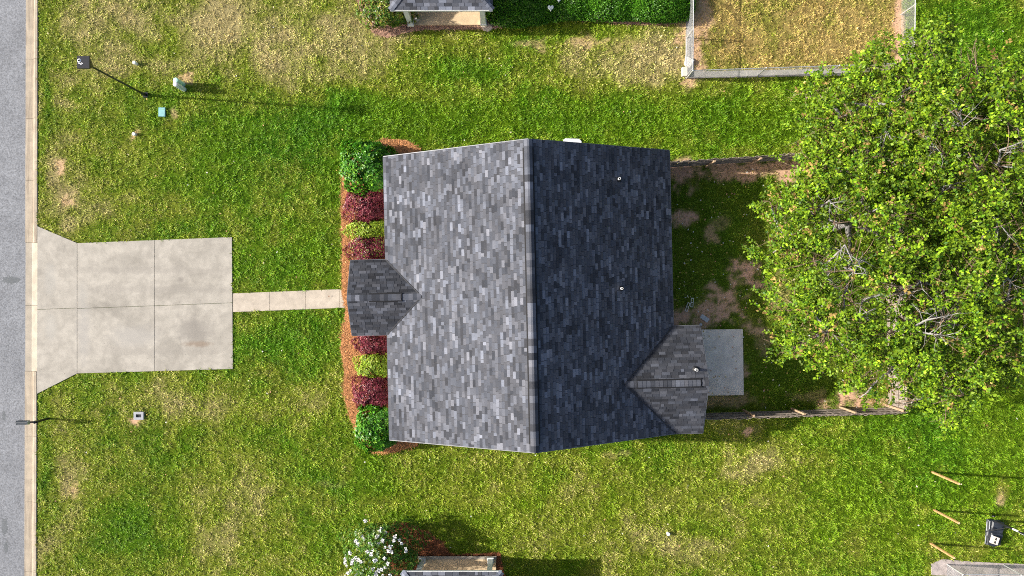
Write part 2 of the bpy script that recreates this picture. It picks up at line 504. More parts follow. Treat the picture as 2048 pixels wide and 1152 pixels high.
M_kerb = concrete('kerb_concrete', (.44, .37, .28), (.20, .155, .115), 1.0, stretch=(11, .7, 1))
M_apron = concrete('apron_concrete', (.40, .35, .28), (.30, .26, .20), .6)
kerb = thing('kerb', None, None, (0, 0, 0), kind='structure')
joints = [-260, -130, -6, 117, 236, 360, 485, 611, 743, 873, 1005, 1144, 1275, 1400]
for a, b in zip(joints[:-1], joints[1:]):
    drop = a >= 480 and b <= 745
    prof = [(0, -.10), (.34, -.105), (.37, -.085), (KW - .03, -.012), (KW, -.012)] if drop else [(0, -.088), (.16, -.094), (.40, -.105), (.45, -.09), (.49, .012), (.54, .03), (KW - .03, .03), (KW, .015)]
    y0, y1 = at(0, a)[1] - .006, at(0, b)[1] + .006
    m = MB(); n = len(prof)
    ends = []
    for yy in (y0, y1):
        ends.append([(kerb_x(yy) + px_, yy, z) for px_, z in prof] + [(kerb_x(yy) + KW, yy, -.24), (kerb_x(yy), yy, -.24)])
    N = n + 2
    m.v = ends[0] + ends[1]
    for s in range(N):
        t = (s + 1) % N; m.f.append((s, t, N + t, N + s))
    m.f += [tuple(range(N))[::-1], tuple(range(N, 2 * N))]
    m.build('kerb_segment', M_apron if drop else M_kerb, kerb)


def slab(parent, name, pts, mat, z=.03, gap=.007, th=.16, bev=.008):
    P = np.array([p[:2] for p in pts]); c = P.mean(0)
    if np.cross(P[1] - P[0], P[2] - P[1]) < 0: P = P[::-1]
    # pull each edge in by the joint gap
    n = len(P); Q = []
    for a in range(n):
        d0 = unit((P[a] - P[a - 1])[None])[0]; d1 = unit((P[(a + 1) % n] - P[a])[None])[0]
        n0 = np.array([-d0[1], d0[0]]); n1 = np.array([-d1[1], d1[0]]); q_ = n0 + n1
        Q.append(P[a] + q_ / max(.3, q_ @ n0) * gap)
    return MB().prism([(p[0], p[1]) for p in Q], z - th, z, bev).build(name, mat, parent)


o1 = at(385, 655); o2 = at(300, 660); o3 = at(390, 690)
M_drive = concrete('driveway_concrete', (.385, .355, .305), (.235, .215, .183), .95,
                   ((at(388, 662)[0], at(388, 662)[1], 1.0, .75, (.24, .22, .195), .6), (at(270, 672)[0], at(270, 672)[1], 1.3, .6, (.36, .34, .31), .6),
                    (at(300, 541)[0], at(300, 541)[1], 5.2, .20, (.30, .275, .24), .42), (at(300, 579)[0], at(300, 579)[1], 5.2, .20, (.30, .275, .24), .42), (at(290, 702)[0], at(290, 702)[1], 4.6, .2, (.30, .275, .24), .4), (at(362, 560)[0], at(362, 560)[1], .16, .16, (.2, .18, .16), .5),
                    (at(395, 688)[0], at(395, 688)[1], .75, .16, (.25, .19, .14), .7), (at(168, 660)[0], at(168, 660)[1], .35, 1.7, (.36, .34, .31), .6),
                    (at(102, 560)[0], at(102, 560)[1], .35, .8, (.40, .38, .34), .55), (at(165, 590)[0], at(165, 590)[1], .3, .7, (.38, .36, .32), .5), (at(102, 655)[0], at(102, 655)[1], .3, .7, (.40, .38, .34), .55)))
drive = thing('driveway', None, None, kind='structure')
for pts in ([(78.6, 452), (155, 486), (155, 616), (78.2, 619)], [(78.2, 619), (155, 616), (155, 747), (77.6, 788)],
            [(155, 486), (309.5, 480), (309.5, 611.5), (155, 617)], [(309.5, 480), (464.5, 474), (465.5, 605.5), (309.5, 611.5)],
            [(155, 617), (309.5, 611.5), (310, 742.5), (155, 747)], [(309.5, 611.5), (465.5, 605.5), (466.5, 738), (310, 742.5)]):
    W_ = pxpoly(pts)
    for p_ in W_:
        if p_[0] < at(90, 0)[0]: p_[0] = kerb_x(p_[1]) + KW - .004
    slab(drive, 'slab', W_, M_drive)
M_walk = concrete('walk_concrete', (.46, .40, .325), (.34, .29, .23), .6)
walk = thing('walkway', None, None, kind='structure')
tx = [466.5, 540, 612, 679, 720]
for a, b in zip(tx[:-1], tx[1:]):
    e = lambda X, top: (586.5 if top else 624.5) - (X - 466) * .0395
    slab(walk, 'slab', pxpoly([(a, e(a, 1)), (b, e(b, 1)), (b, e(b, 0)), (a, e(a, 0))]), M_walk)
M_patio = concrete('patio_concrete', (.90, .79, .66), (.76, .66, .54), .35)
tag(slab(None, 'patio', PATIO, M_patio, .06, 0), kind='structure')
M_strip = concrete('strip_concrete', (.40, .37, .33), (.25, .23, .20), .9)
for P in STRIPS:
    tag(slab(None, 'mow_strip', P, M_strip, .02 if P is STRIPS[0] else .016, 0), kind='structure')

# planting beds
M_straw = plain('pine_straw_bed', (.50, .24, .10), .95, .35, 5, bump=.8)
M_redm = plain('red_mulch_bed', (.33, .13, .065), .95, .4, 5, bump=.8)
M_pale = plain('clay_soil_bed', (.50, .31, .22), .95, .35, 3, bump=.6)
M_greys = plain('grey_soil_bed', (.42, .36, .33), .95, .35, 3, bump=.6)
for P, m_, z in ((BED, M_straw, .035), (MULCH_S, M_redm, .035), (MULCH_N, M_pale, .03), (MULCH_SE, M_greys, .03)):
    PP = np.array([p[:2] for p in P])
    area = sum(PP[i][0] * PP[(i + 1) % len(PP)][1] - PP[(i + 1) % len(PP)][0] * PP[i][1] for i in range(len(PP)))
    if area < 0: PP = PP[::-1]
    tag(MB().prism([tuple(p) for p in PP], -.1, z, .0).build('mulch_bed', m_), kind='structure')

# grass: blades over everything that is turf
HARD = [pxpoly([(68, 452)]) + DRIVE + pxpoly([(68, 788)]), WALK, PATIO, HOUSE, STRIPS[0], STRIPS[1]]
BEDS = [BED, MULCH_S, MULCH_N, MULCH_SE]


def sprinkle(n, x0, x1, y0, y1): return rng.uniform(x0, x1, n), rng.uniform(y0, y1, n)


x, y = sprinkle(1030000, -24.6, 30.5, -17.6, 17.6)
keep = x > kerb_x(y) + KW + .01
for P in HARD: keep &= ~inside(x + .05 * fbm(x, y, .3, 71), y + .05 * fbm(x, y, .3, 72), P)
for P in BEDS:
    # ragged bed edge
    jx = x + .10 * fbm(x, y, .25, 77); jy = y + .10 * fbm(x, y, .25, 78)
    keep &= ~inside(jx, jy, P)
x, y = x[keep], y[keep]
fl = lawn_fields(x, y); g, yel, dirt, dead, yard = fl
thin = rng.random(len(x)) > dirt * .9
x, y = x[thin], y[thin]; g, yel, dirt, dead, yard = [a[thin] for a in fl]
n = len(x)
gj = g + rng.normal(0, .30, n)                           # every blade a little different from its patch
C = lawn_col(gj, np.clip(yel + rng.normal(0, .22, n), 0, 1), dirt * .5, dead, yard)
tuft = fbm(x, y, .26, 41, 2)
C = C * np.exp(rng.normal(0, .24, n) + .34 * fbm(x, y, .34, 45, 2))[:, None]                             # blades lie together in tufts
ang = 2 * math.pi * (vnoise(x, y, .24, 43) * 1.6 + .35 * rng.random(n))
tilt = rng.uniform(.25, 1.15, n)
D = np.stack([np.cos(ang) * np.cos(tilt), np.sin(ang) * np.cos(tilt), np.sin(tilt)], 1)
Nn = np.stack([-np.cos(ang) * np.sin(tilt), -np.sin(ang) * np.sin(tilt), np.cos(tilt)], 1) + rng.normal(0, .35, (n, 3))
L = np.clip(.11 + .075 * tuft + .02 * g + rng.normal(0, .02, n), .04, .26)
B = np.stack([x, y, np.full(n, -.02)], 1)
gr = quads_mesh('grass', leaf_quads(B, D, Nn, L, rng.uniform(.016, .036, n), .2), C, attr_mat('grass_blade', .6, .25, .22))
tag(gr, 'mown lawn grass, green with dry straw-coloured patches, around the house', 'grass', kind='stuff')

# pine straw and mulch needles in the beds
for P, c0, c1, cnt, lab in ((BED, (.68, .34, .15), (.44, .19, .07), 26000, 'orange brown pine straw in the shrub bed along the house front'),
                            (MULCH_S, (.40, .15, .07), (.22, .08, .035), 14000, 'dark red mulch under the white flowering shrub'),
                            (MULCH_N, (.52, .33, .24), (.33, .18, .12), 16000, 'pale pinkish mulch around the neighbouring porch at the top')):
    PP = np.array([p[:2] for p in P]); lo = PP.min(0); hi = PP.max(0)
    x, y = sprinkle(cnt * 2, lo[0], hi[0], lo[1], hi[1])
    k = inside(x + .12 * fbm(x, y, .3, 5), y + .12 * fbm(x, y, .3, 6), P); x, y = x[k], y[k]; n = len(x)
    ang = rng.uniform(0, 2 * math.pi, n); tl = rng.uniform(-.1, .45, n)
    D = np.stack([np.cos(ang) * np.cos(tl), np.sin(ang) * np.cos(tl), np.sin(tl)], 1)
    t = rng.random((n, 1)); C = (np.array(c0) * t + np.array(c1) * (1 - t)) * np.exp(rng.normal(0, .25, (n, 1)))
    o = quads_mesh('pine_straw' if P is BED else 'bark_mulch', leaf_quads(np.stack([x, y, np.full(n, .04)], 1), D, np.tile((0., 0, 1), (n, 1)), rng.uniform(.1, .2, n), rng.uniform(.012, .022, n), .0), C, attr_mat('needle', .8, .1))
    tag(o, lab, 'mulch', kind='stuff')

# ------------------------------------------------------------------ roofs
PITCH = math.atan2(RZ - EZ, HX); CP, SP = math.cos(PITCH), math.sin(PITCH)
EXPO = 0.143
M_shin = attr_mat('shingle', .92, .15, 0, .22, 45, .5, .16)
M_deck = plain('roof_deck', (.06, .06, .065), .9, .2)
M_trim = plain('white_trim', (.72, .72, .70), .5, .06)
M_drip = plain('drip_edge', (.15, .155, .17), .5, .1, metal=.3)


def clip_poly(sub, poly):
    out = [np.array(p, float) for p in sub]; n = len(poly)
    for i in range(n):
        a, b = np.array(poly[i], float), np.array(poly[(i + 1) % n], float); inp = out; out = []
        if not inp: break
        side = lambda p: (b[0] - a[0]) * (p[1] - a[1]) - (b[1] - a[1]) * (p[0] - a[0])
        for k in range(len(inp)):
            p, q_ = inp[k - 1], inp[k]; sp, sq = side(p), side(q_)
            if (sp >= 0) != (sq >= 0):
                out.append(p + (q_ - p) * sp / (sp - sq))
            if sq >= 0: out.append(q_)
    return out


def shingle_tone(r):
    k = r.random()
    t = .080 if k < .44 else .109 if k < .65 else .140 if k < .79 else .182 if k < .845 else .052
    return t * math.exp(r.normal(0, .10))


UNIT_SH = {}


def unit_shingle(tone, hue, th):
    key = (tone, hue, th)
    if key not in UNIT_SH:
        v = [(-.5, 0, th), (.5, 0, th), (.5, 1, .004), (-.5, 1, .004), (-.5, 0, -.004), (.5, 0, -.004), (.5, 1, -.004), (-.5, 1, -.004)]
        f = [(0, 1, 2, 3), (4, 5, 1, 0), (5, 6, 2, 1), (7, 4, 0, 3)]
        me = bpy.data.meshes.new('shingle'); me.from_pydata(v, [], f); me.materials.append(M_shin)
        set_col(me, np.tile(np.array(tcol(tone, hue)), (8, 1)))
        UNIT_SH[key] = me
    return UNIT_SH[key]


def tcol(t, hue): return (t * (.91 + .04 * hue), t * .985, t * (1.20 - .06 * hue))


def shingle_face(part, E0, u, v, ulen, vlen, seed, poly=None, solo=lambda c: False, tint=1.0, expo=EXPO):
    """one roof plane laid in courses; tabs for which solo(centre) holds are objects of their own"""
    r = np.random.default_rng(seed); E0, u, v = map(lambda a: np.array(a, float), (E0, u, v)); nn = np.cross(u, v)
    verts, faces, cols = [], [], []
    lean = r.normal(0, .002)
    k = 0; v0 = 0.0
    while v0 < vlen - .01:
        e = min(expo, vlen - v0); x0 = -r.uniform(0, .33); run = 0; tone = .15
        while x0 < ulen:
            w = r.choice([.17, .30, .33, .33, .36, .40]); x1 = x0 + w
            a, b = max(0, x0), min(ulen, x1); x0 = x1
            if r.random() < .9: tone = shingle_tone(r)
            if b - a < .02: continue
            hue = r.choice([0., .5, 1.]); th = r.choice([.009, .012, .017])
            a2, b2 = a + .009, b - .009
            top = v0 + e + (.012 if v0 + e < vlen - .02 else 0)
            jit = r.normal(0, .0025)
            c = E0 + u * (a + b) / 2 + v * (v0 + e / 2)
            if poly is None and solo(c) and b - a > .1:
                qt = min([.052, .084, .109, .140, .182], key=lambda t_: abs(t_ - tone)) * tint
                o = bpy.data.objects.new('shingle', unit_shingle(round(qt, 3), float(hue), float(th)))
                link(o, part)
                M = Matrix.Identity(4)
                for i in range(3):
                    M[i][0] = u[i] * (b2 - a2); M[i][1] = v[i] * (top - v0); M[i][2] = nn[i]
                    M[i][3] = (E0 + u * (a2 + b2) / 2 + v * (v0 + jit))[i]
                o.matrix_local = M
                continue
            P = [(a2, v0 + jit), (b2, v0 + jit), (b2, top), (a2, top)]
            if poly is not None:
                P = clip_poly(P, poly)
                if len(P) < 3: continue
            i0 = len(verts); m = len(P)
            for (pu, pv) in P:
                h = th + (.004 - th) * min(1, max(0, (pv - v0) / (top - v0)))
                verts.append(E0 + u * pu + v * pv + nn * h)
            for (pu, pv) in P: verts.append(E0 + u * pu + v * pv - nn * .004)
            faces.append(tuple(range(i0, i0 + m)))
            for s in range(m):
                t = (s + 1) % m; faces.append((i0 + m + s, i0 + m + t, i0 + t, i0 + s))
            cols += [tcol(tone * tint, hue)] * (2 * m)
        v0 += e; k += 1
    if verts:
        me = bpy.data.meshes.new('shingle_field'); me.from_pydata([tuple(p) for p in verts], [], faces); me.materials.append(M_shin)
        set_col(me, np.array(cols)); o = bpy.data.objects.new('shingle_field', me); link(o, part); o['kind'] = 'stuff'


def cap_row(part, A, B, wdir, p, width=.29, lift=.045, step=.30, seed=1, vent=(0, 1), tint=1.0):
    """ridge: a raised vent strip between the two fractions, lapped cap shingles along all of it"""
    A, B = np.array(A, float), np.array(B, float); d = B - A; L_ = np.linalg.norm(d); d /= L_; wdir = np.array(wdir, float)
    r = np.random.default_rng(seed); up = np.array((0, 0, 1.0)); hw_ = width / 2; n = max(1, int(round(L_ / step))); st = L_ / n
    dz = hw_ * math.tan(p) * .8
    vm = MB(); s0, s1 = L_ * vent[0], L_ * vent[1]
    we = hw_ + .06; de = we * math.tan(p) * .8
    prof = [(-we, -de - .03), (-we, -de + lift - .012), (0, lift), (we, -de + lift - .012), (we, -de - .03)]
    ring = lambda s: [A + d * s + wdir * a + up * z for a, z in prof]
    r0, r1 = ring(s0 - .02), ring(s1 + .02); vm.v = [tuple(q_) for q_ in r0 + r1]
    for s in range(5):
        t = (s + 1) % 5; vm.f.append((s, t, 5 + t, 5 + s))
    vm.f += [(0, 1, 2, 3, 4), (9, 8, 7, 6, 5)]
    vm.build('ridge_vent', plain('vent_black', (.012, .012, .014), .8, .2), part)
    for i in range(n):
        a, b = i * st, (i + 1) * st + .02; mid = (i + .5) / n
        z0 = lift if vent[0] - .001 <= mid <= vent[1] + .001 else .016
        t = shingle_tone(r) * tint; hue = r.choice([0, .5, 1.])
        m = MB(); pr = [(-hw_, -dz), (-hw_ * .25, -.006), (hw_ * .25, -.006), (hw_, -dz)]
        ra = [A + d * a + wdir * q_ + up * (z + z0 + .014) for q_, z in pr]; rb = [A + d * min(b, L_) + wdir * q_ + up * (z + z0 + .004) for q_, z in pr]
        rc = [p_ - up * .012 for p_ in ra]
        m.v = [tuple(q_) for q_ in ra + rb + rc]
        for s in range(3): m.f += [(s, s + 1, 5 + s, 4 + s), (8 + s, 9 + s, s + 1, s)]
        o = m.build('ridge_cap', M_shin, part); set_col(o.data, np.tile(np.array(tcol(t, hue)), (len(o.data.vertices), 1)))


def slab_part(name, parent, quads, th=.10):
    """roof deck: each plane given as corner loop, thickened downwards"""
    m = MB()
    for qd in quads:
        P = [np.array(p, float) for p in qd]; nn = unit(np.cross(P[1] - P[0], P[2] - P[0])[None])[0]
        if nn[2] < 0: P = P[::-1]; nn = -nn
        k = len(P); i = len(m.v); m.v += [tuple(p - nn * .006) for p in P] + [tuple(p - nn * th) for p in P]
        m.f.append(tuple(range(i, i + k))); m.f.append(tuple(range(i + 2 * k - 1, i + k - 1, -1)))
        for s in range(k): t = (s + 1) % k; m.f.append((i + s, i + k + s, i + k + t, i + t))
    return m.build(name, M_deck, parent)


def strip(parent, name, A, B, mat, w=.03, h=.14, dz=-.075):
    A, B = np.array(A, float), np.array(B, float); d = B - A; L_ = np.linalg.norm(d); d /= L_
    s = unit(np.cross(d, (0, 0, 1))[None])[0]; up = np.cross(s, d); m = MB()
    for p in (A, B):
        for a, b in ((-1, -1), (1, -1), (1, 1), (-1, 1)): m.v.append(tuple(p + s * a * w / 2 + up * (b * h / 2 + dz)))
    m.f += [(3, 2, 1, 0), (4, 5, 6, 7)] + [(a, (a + 1) % 4, 4 + (a + 1) % 4, 4 + a) for a in range(4)]
    return m.build(name, mat, parent)


def pipe_vent(part, p, r=.058, h=.3):
    m = MB().lathe(p, [(r, -.1), (r, h), (r * .62, h), (r * .62, h - .12)], 14).build('vent_pipe', M_trim, part, smooth=False)
    MB().lathe(p, [(r * 2.2, -.03), (r * 2.1, .035), (r * 1.15, .09), (r * 1.1, .12)], 14).build('pipe_boot', plain('black_rubber', (.02, .02, .022), .6), part)
    return m


def window(parent, c, w, h, axis, out, mats):
    """axis 'x' or 'y': direction the wall runs; out: outward sign"""
    g_, t_ = mats
    s = (w, .05, h) if axis == 'x' else (.05, w, h)
    o = MB().box(c, s).build('window', g_, parent)
    m = MB(); k = .07
    for a, b, ww, hh in ((0, h / 2, w + 2 * k, k), (0, -h / 2, w + 2 * k, k), (-w / 2, 0, k, h), (w / 2, 0, k, h), (0, 0, w, .035)):
        off = out * .03
        m.box((c[0] + (a if axis == 'x' else off), c[1] + (off if axis == 'x' else a), c[2] + b), (ww, .06, hh) if axis == 'x' else (.06, ww, hh))
    m.build('frame', t_, o)
    return o


M_glass = plain('window_glass', (.03, .04, .05), .08, .1, spec=.6)
M_brick = plain('brick_wall', (.36, .20, .15), .85, .25, 9, bump=.4)
M_siding = plain('vinyl_siding', (.62, .61, .57), .6, .08, 2)
M_door = plain('door_paint', (.16, .05, .04), .4, .1)

house = thing('house', 'single-storey house under a dark grey shingled gable roof, middle of the lot', 'house', (H_C[0], H_C[1], 0), H_R)
WX, WY = 6.35, 6.40
wz = lambda X: EZ - .12 + (HX - abs(X)) * math.tan(PITCH)
m = MB()
for ys in (-1, 1):
    yy = ys * WY
    m.poly([(-WX, yy, 0), (WX, yy, 0), (WX, yy, wz(WX)), (0, yy, wz(0)), (-WX, yy, wz(WX))])
for xs in (-1, 1):
    xx = xs * WX; m.poly([(xx, -WY, 0), (xx, WY, 0), (xx, WY, wz(WX)), (xx, -WY, wz(WX))])
m.build('wall', M_siding, house)
for (X, Y, ax, out) in ((-WX, 4.0, 'y', -1), (-WX, 2.0, 'y', -1), (-WX, -3.6, 'y', -1), (WX, 3.5, 'y', 1), (WX, 0.6, 'y', 1), (-2.5, WY, 'x', 1), (2.5, WY, 'x', 1), (-2.5, -WY, 'x', -1), (3.0, -WY, 'x', -1)):
    window(house, (X, Y, 1.4), 1.0, 1.3, ax, out, (M_glass, M_trim))
d_ = MB().box((-WX - .02, -.1, 1.05), (.07, .95, 2.1)).build('door', M_door, house)
MB().box((-WX - .09, .25, 1.0), (.06, .05, .05)).build('handle', plain('brass', (.5, .38, .15), .3, .1, metal=1.), d_)
d_ = MB().box((WX + .02, -2.6, 1.05), (.07, 1.7, 2.1)).build('patio_door', M_glass, house)
MB().box((WX + .08, -2.6, 1.05), (.05, .09, 2.1)).build('frame', M_trim, d_)

ridge_z = RZ
roof = slab_part('roof', house, [[(-HX, -HY, EZ), (0, -HY, RZ), (0, HY, RZ), (-HX, HY, EZ)], [(HX, -HY, EZ), (HX, HY, EZ), (0, HY, RZ), (0, -HY, RZ)]])
SL = HX / CP
near = lambda c: c[2] > RZ - EXPO * SP * 4.25 and abs(c[1]) < HY - .3
shingle_face(roof, (-HX, HY, EZ), (0, -1, 0), (CP, 0, SP), 2 * HY, SL - .07, 101, solo=near)
shingle_face(roof, (HX, -HY, EZ), (0, 1, 0), (-CP, 0, SP), 2 * HY, SL - .07, 102, solo=near)
cap_row(roof, (0, HY, RZ), (0, -HY, RZ), (1, 0, 0), PITCH, .36, .06, .31, 5, (.028, .972), .92)
for ys in (-1, 1):
    strip(roof, 'rake_trim', (-HX, ys * (HY + .012), EZ), (0, ys * (HY + .012), RZ), M_drip, .03, .12, -.05)
    strip(roof, 'rake_trim', (0, ys * (HY + .012), RZ), (HX, ys * (HY + .012), EZ), M_drip, .03, .12, -.05)
for xs in (-1, 1): strip(roof, 'eave_trim', (xs * (HX + .012), -HY, EZ), (xs * (HX + .012), HY, EZ), M_drip, .03, .12, -.055)
for (px, py) in ((1239, 357), (1244, 577)):
    X, Y = hl(px, py, 3.9)
    pipe_vent(roof, (X, Y, EZ + (HX - abs(X)) * math.tan(PITCH)))


def gable_roof(name, xe, yc, hw_, eave_x, seed, vent, sgn):
    """cross gable whose ridge runs into the main slope; xe: outer end, sgn -1 front, +1 rear"""
    zr = EZ + .012 + hw_ * math.tan(PITCH); xi = sgn * (HX - hw_ - .55)
    rf = slab_part(name, house, [[(xe, yc + hw_, EZ + .012), (xi, yc + hw_, EZ + .012), (xi, yc, zr), (xe, yc, zr)], [(xe, yc - hw_, EZ + .012), (xi, yc - hw_, EZ + .012), (xi, yc, zr), (xe, yc, zr)]])
    L_ = abs(xe - xi); sl = hw_ / CP
    lo, hi_ = (xe, xi) if xe < xi else (xi, xe)
    shingle_face(rf, (hi_, yc + hw_, EZ + .012), (-1, 0, 0), (0, -CP, SP), L_, sl - .05, seed, tint=.56)  # tint puts shade into the shingle colour, strongest on this slope
    shingle_face(rf, (lo, yc - hw_, EZ + .012), (1, 0, 0), (0, CP, SP), L_, sl - .05, seed + 1, tint=.62)  # shade put into the shingle colour here too, a little weaker
    xr = sgn * (HX - hw_ + .03)
    cap_row(rf, (xe, yc, zr), (xr, yc, zr), (0, 1, 0), PITCH, .30, .05, .19, seed + 2, vent, .95)
    for ys in (-1, 1):
        strip(rf, 'rake_trim', (xe + sgn * .012, yc + ys * hw_, EZ), (xe + sgn * .012, yc, zr), M_drip, .03, .12, -.055)
        strip(rf, 'eave_trim', (xe, yc + ys * (hw_ + .012), EZ), (sgn * HX, yc + ys * (hw_ + .012), EZ), M_drip, .03, .12, -.06)
        # flashing along the valley
        strip(rf, 'valley_flashing', (sgn * (HX - .02), yc + ys * (hw_ - .02), EZ + .03), (sgn * (HX - hw_), yc, zr + .012), plain('valley_metal', (.03, .031, .036), .6, .2), .05, .012, .008)
    return rf, zr


_, ya = hl(703, 521, EZ); _, yb = hl(703, 671, EZ); xf, _ = hl(695, 592, 3.15)
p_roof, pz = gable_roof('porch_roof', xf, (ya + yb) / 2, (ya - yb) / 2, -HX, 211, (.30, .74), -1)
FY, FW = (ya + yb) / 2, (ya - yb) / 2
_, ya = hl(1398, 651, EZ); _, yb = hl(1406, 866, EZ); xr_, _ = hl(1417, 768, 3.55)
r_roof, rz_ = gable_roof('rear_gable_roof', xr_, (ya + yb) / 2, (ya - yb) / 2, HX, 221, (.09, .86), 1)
X, Y = hl(1389, 738, 3.2)
pipe_vent(r_roof, (X, Y, EZ + ((ya - yb) / 2 - abs(Y - (ya + yb) / 2)) * math.tan(PITCH)), .065)
# porch slab, posts and the rear room that the small gables cover
MB().box(((xf - HX) / 2 - .0, FY, .06), (abs(xf + WX) + .3, 2 * FW - .3, .12)).build('porch_floor', M_walk, house)
for s in (-1, 1): MB().box((xf + .35, FY + s * (FW - .35), 1.2), (.16, .16, 2.28)).build('porch_post', M_trim, house)
GY, GW = (ya + yb) / 2, (ya - yb) / 2
for s in (-1, 1): MB().box((xr_ - .32, GY + s * (GW - .35), 1.2), (.16, .16, 2.28)).build('porch_post', M_trim, house)
for xe, yc, hw_, zr in ((xf + .3, FY, FW - .1, pz), (xr_ - .28, GY, GW - .1, rz_)):
    MB().poly([(xe, yc - hw_, EZ - .1), (xe, yc + hw_, EZ - .1), (xe, yc, zr - .15)]).build('gable_panel', M_siding, house)


# ------------------------------------------------------------------ neighbouring houses (a porch corner of each is in the picture)
def neighbour(name, label, sgn, eave_px, floor_px, posts_px, main_x, main_y, tint, floor_mat, seed):
    """sgn +1: stands at the top edge and its porch faces down; -1: the reverse"""
    ez = 2.3
    A = at(eave_px[0], eave_px[2], ez); B = at(eave_px[1], eave_px[2], ez)
    h = thing(name, label, 'house', ((A[0] + B[0]) / 2, A[1] + sgn * 3, 0))
    o = np.array(h.location)
    a = A - o; b = B - o; w = b[0] - a[0]; ye = a[1]; run = w / 2; zr = ez + run * math.tan(PITCH)
    back = ye + sgn * 7.0; xm = (a[0] + b[0]) / 2; apex = (xm, ye + sgn * run, zr)
    rf = slab_part('porch_roof', h, [[(a[0], ye, ez), (b[0], ye, ez), apex], [(a[0], ye, ez), apex, (xm, back, zr), (a[0], back, ez)], [(b[0], ye, ez), apex, (xm, back, zr), (b[0], back, ez)]])
    hs = run / CP
    # hip face towards us
    if sgn > 0: E0, u = (a[0], ye, ez), (1, 0, 0)
    else: E0, u = (b[0], ye, ez), (-1, 0, 0)
    tri = [(0, 0), (w, 0), (w / 2, hs)]
    inset = lambda c: abs(c[0] - xm) < w / 2 - abs(c[1] - ye) - .3 and abs(c[1] - ye) < .9
    # whole tabs inside the hip lines are single pieces, the cut ones are one field
    class _P: pass
    shingle_face(rf, E0, u, (0, sgn * CP, SP), w, hs, seed, poly=tri, tint=tint, expo=.16)
    Ls = abs(back - ye); cutL = [(0, 0), (Ls, 0), (Ls, hs), (run, hs)]; cutR = [(0, 0), (Ls, 0), (Ls - run, hs), (0, hs)]
    if sgn > 0:
        shingle_face(rf, (a[0], back, ez), (0, -1, 0), (CP, 0, SP), Ls, hs, seed + 1, poly=cutR, tint=tint)
        shingle_face(rf, (b[0], ye, ez), (0, 1, 0), (-CP, 0, SP), Ls, hs, seed + 2, poly=cutL, tint=tint)
    else:
        shingle_face(rf, (a[0], ye, ez), (0, -1, 0), (CP, 0, SP), Ls, hs, seed + 1, poly=cutL, tint=tint)
        shingle_face(rf, (b[0], back, ez), (0, 1, 0), (-CP, 0, SP), Ls, hs, seed + 2, poly=cutR, tint=tint)
    for cx in (a[0], b[0]):
        A_ = np.array((cx, ye, ez)); B_ = np.array(apex); d = unit((B_ - A_)[None])[0]; wd = unit(np.cross(d, (0, 0, 1))[None])[0]
        L_ = np.linalg.norm(B_ - A_); n = int(L_ / .2); r = np.random.default_rng(seed + 9)
        for i in range(n):
            m = MB(); p0 = A_ + d * (i * L_ / n); p1 = A_ + d * ((i + 1) * L_ / n + .02); up = np.array((0, 0, 1.))
            ra = [p0 + wd * q_ + up * z for q_, z in ((-.14, -.0), (0, .038), (.14, 0))]; rb = [p1 + wd * q_ + up * (z - .008) for q_, z in ((-.14, -.0), (0, .038), (.14, 0))]
            rc = [q_ - up * .012 for q_ in ra]; m.v = [tuple(q_) for q_ in ra + rb + rc]
            for s in range(2): m.f += [(s, s + 1, 4 + s, 3 + s), (6 + s, 7 + s, s + 1, s)]
            ob = m.build('hip_cap', M_shin, rf); set_col(ob.data, np.tile(np.array(tcol(shingle_tone(r) * tint * 1.1, 0)), (len(ob.data.vertices), 1)))
    strip(rf, 'eave_trim', (a[0], ye - sgn * .012, ez), (b[0], ye - sgn * .012, ez), M_trim, .03, .13, -.06)
    # porch floor and posts
    f0 = at(floor_px[0], floor_px[2], .15) - o; f1 = at(floor_px[1], floor_px[2], .15) - o
    fl_ = MB().box(((f0[0] + f1[0]) / 2, f0[1] + sgn * 1.3, .0), (f1[0] - f0[0], 2.6, .3)).build('porch_floor', floor_mat, h)
    if sgn < 0:
        MB().box(((f0[0] + f1[0]) / 2, f0[1] - .08, .005), (f1[0] - f0[0] + .04, .16, .315)).build('floor_lip', M_apron, fl_)
        MB().box(((f0[0] + f1[0]) / 2, f0[1] - 1.35, .004), (.025, 2.2, .298)).build('floor_joint', M_kerb, fl_)
    for (cx, cy) in posts_px:
        c = at(cx, cy, .2) - o
        ps = MB().box((c[0], c[1], 1.2), (.24, .24, 2.1)).build('porch_post', M_trim, h)
        MB().box((c[0], c[1], .27), (.32, .32, .16)).build('post_base', M_trim, ps)
    # main block beyond the picture's edge
    mx0, mx1 = main_x[0] - o[0], main_x[1] - o[0]; my0 = main_y - o[1]; my1 = my0 + sgn * 13.0; xc = (mx0 + mx1) / 2; mh = (mx1 - mx0) / 2; mz = ez + .1 + mh * math.tan(PITCH)
    rm = slab_part('roof', h, [[(mx0, my0, ez + .1), (xc, my0, mz), (xc, my1, mz), (mx0, my1, ez + .1)], [(mx1, my0, ez + .1), (xc, my0, mz), (xc, my1, mz), (mx1, my1, ez + .1)]])
    ms = mh / CP; yt, yb_ = max(my0, my1), min(my0, my1)
    shingle_face(rm, (mx0, yt, ez + .1), (0, -1, 0), (CP, 0, SP), 13.0, ms, seed + 3, tint=tint, expo=.2)
    shingle_face(rm, (mx1, yb_, ez + .1), (0, 1, 0), (-CP, 0, SP), 13.0, ms, seed + 4, tint=tint, expo=.2)
    cap_row(rm, (xc, yt, mz), (xc, yb_, mz), (1, 0, 0), PITCH, .34, .05, .5, seed + 5, (.03, .97), tint)
    m = MB(); i_ = .4; zt = ez - .02 + i_ * math.tan(PITCH) * 0
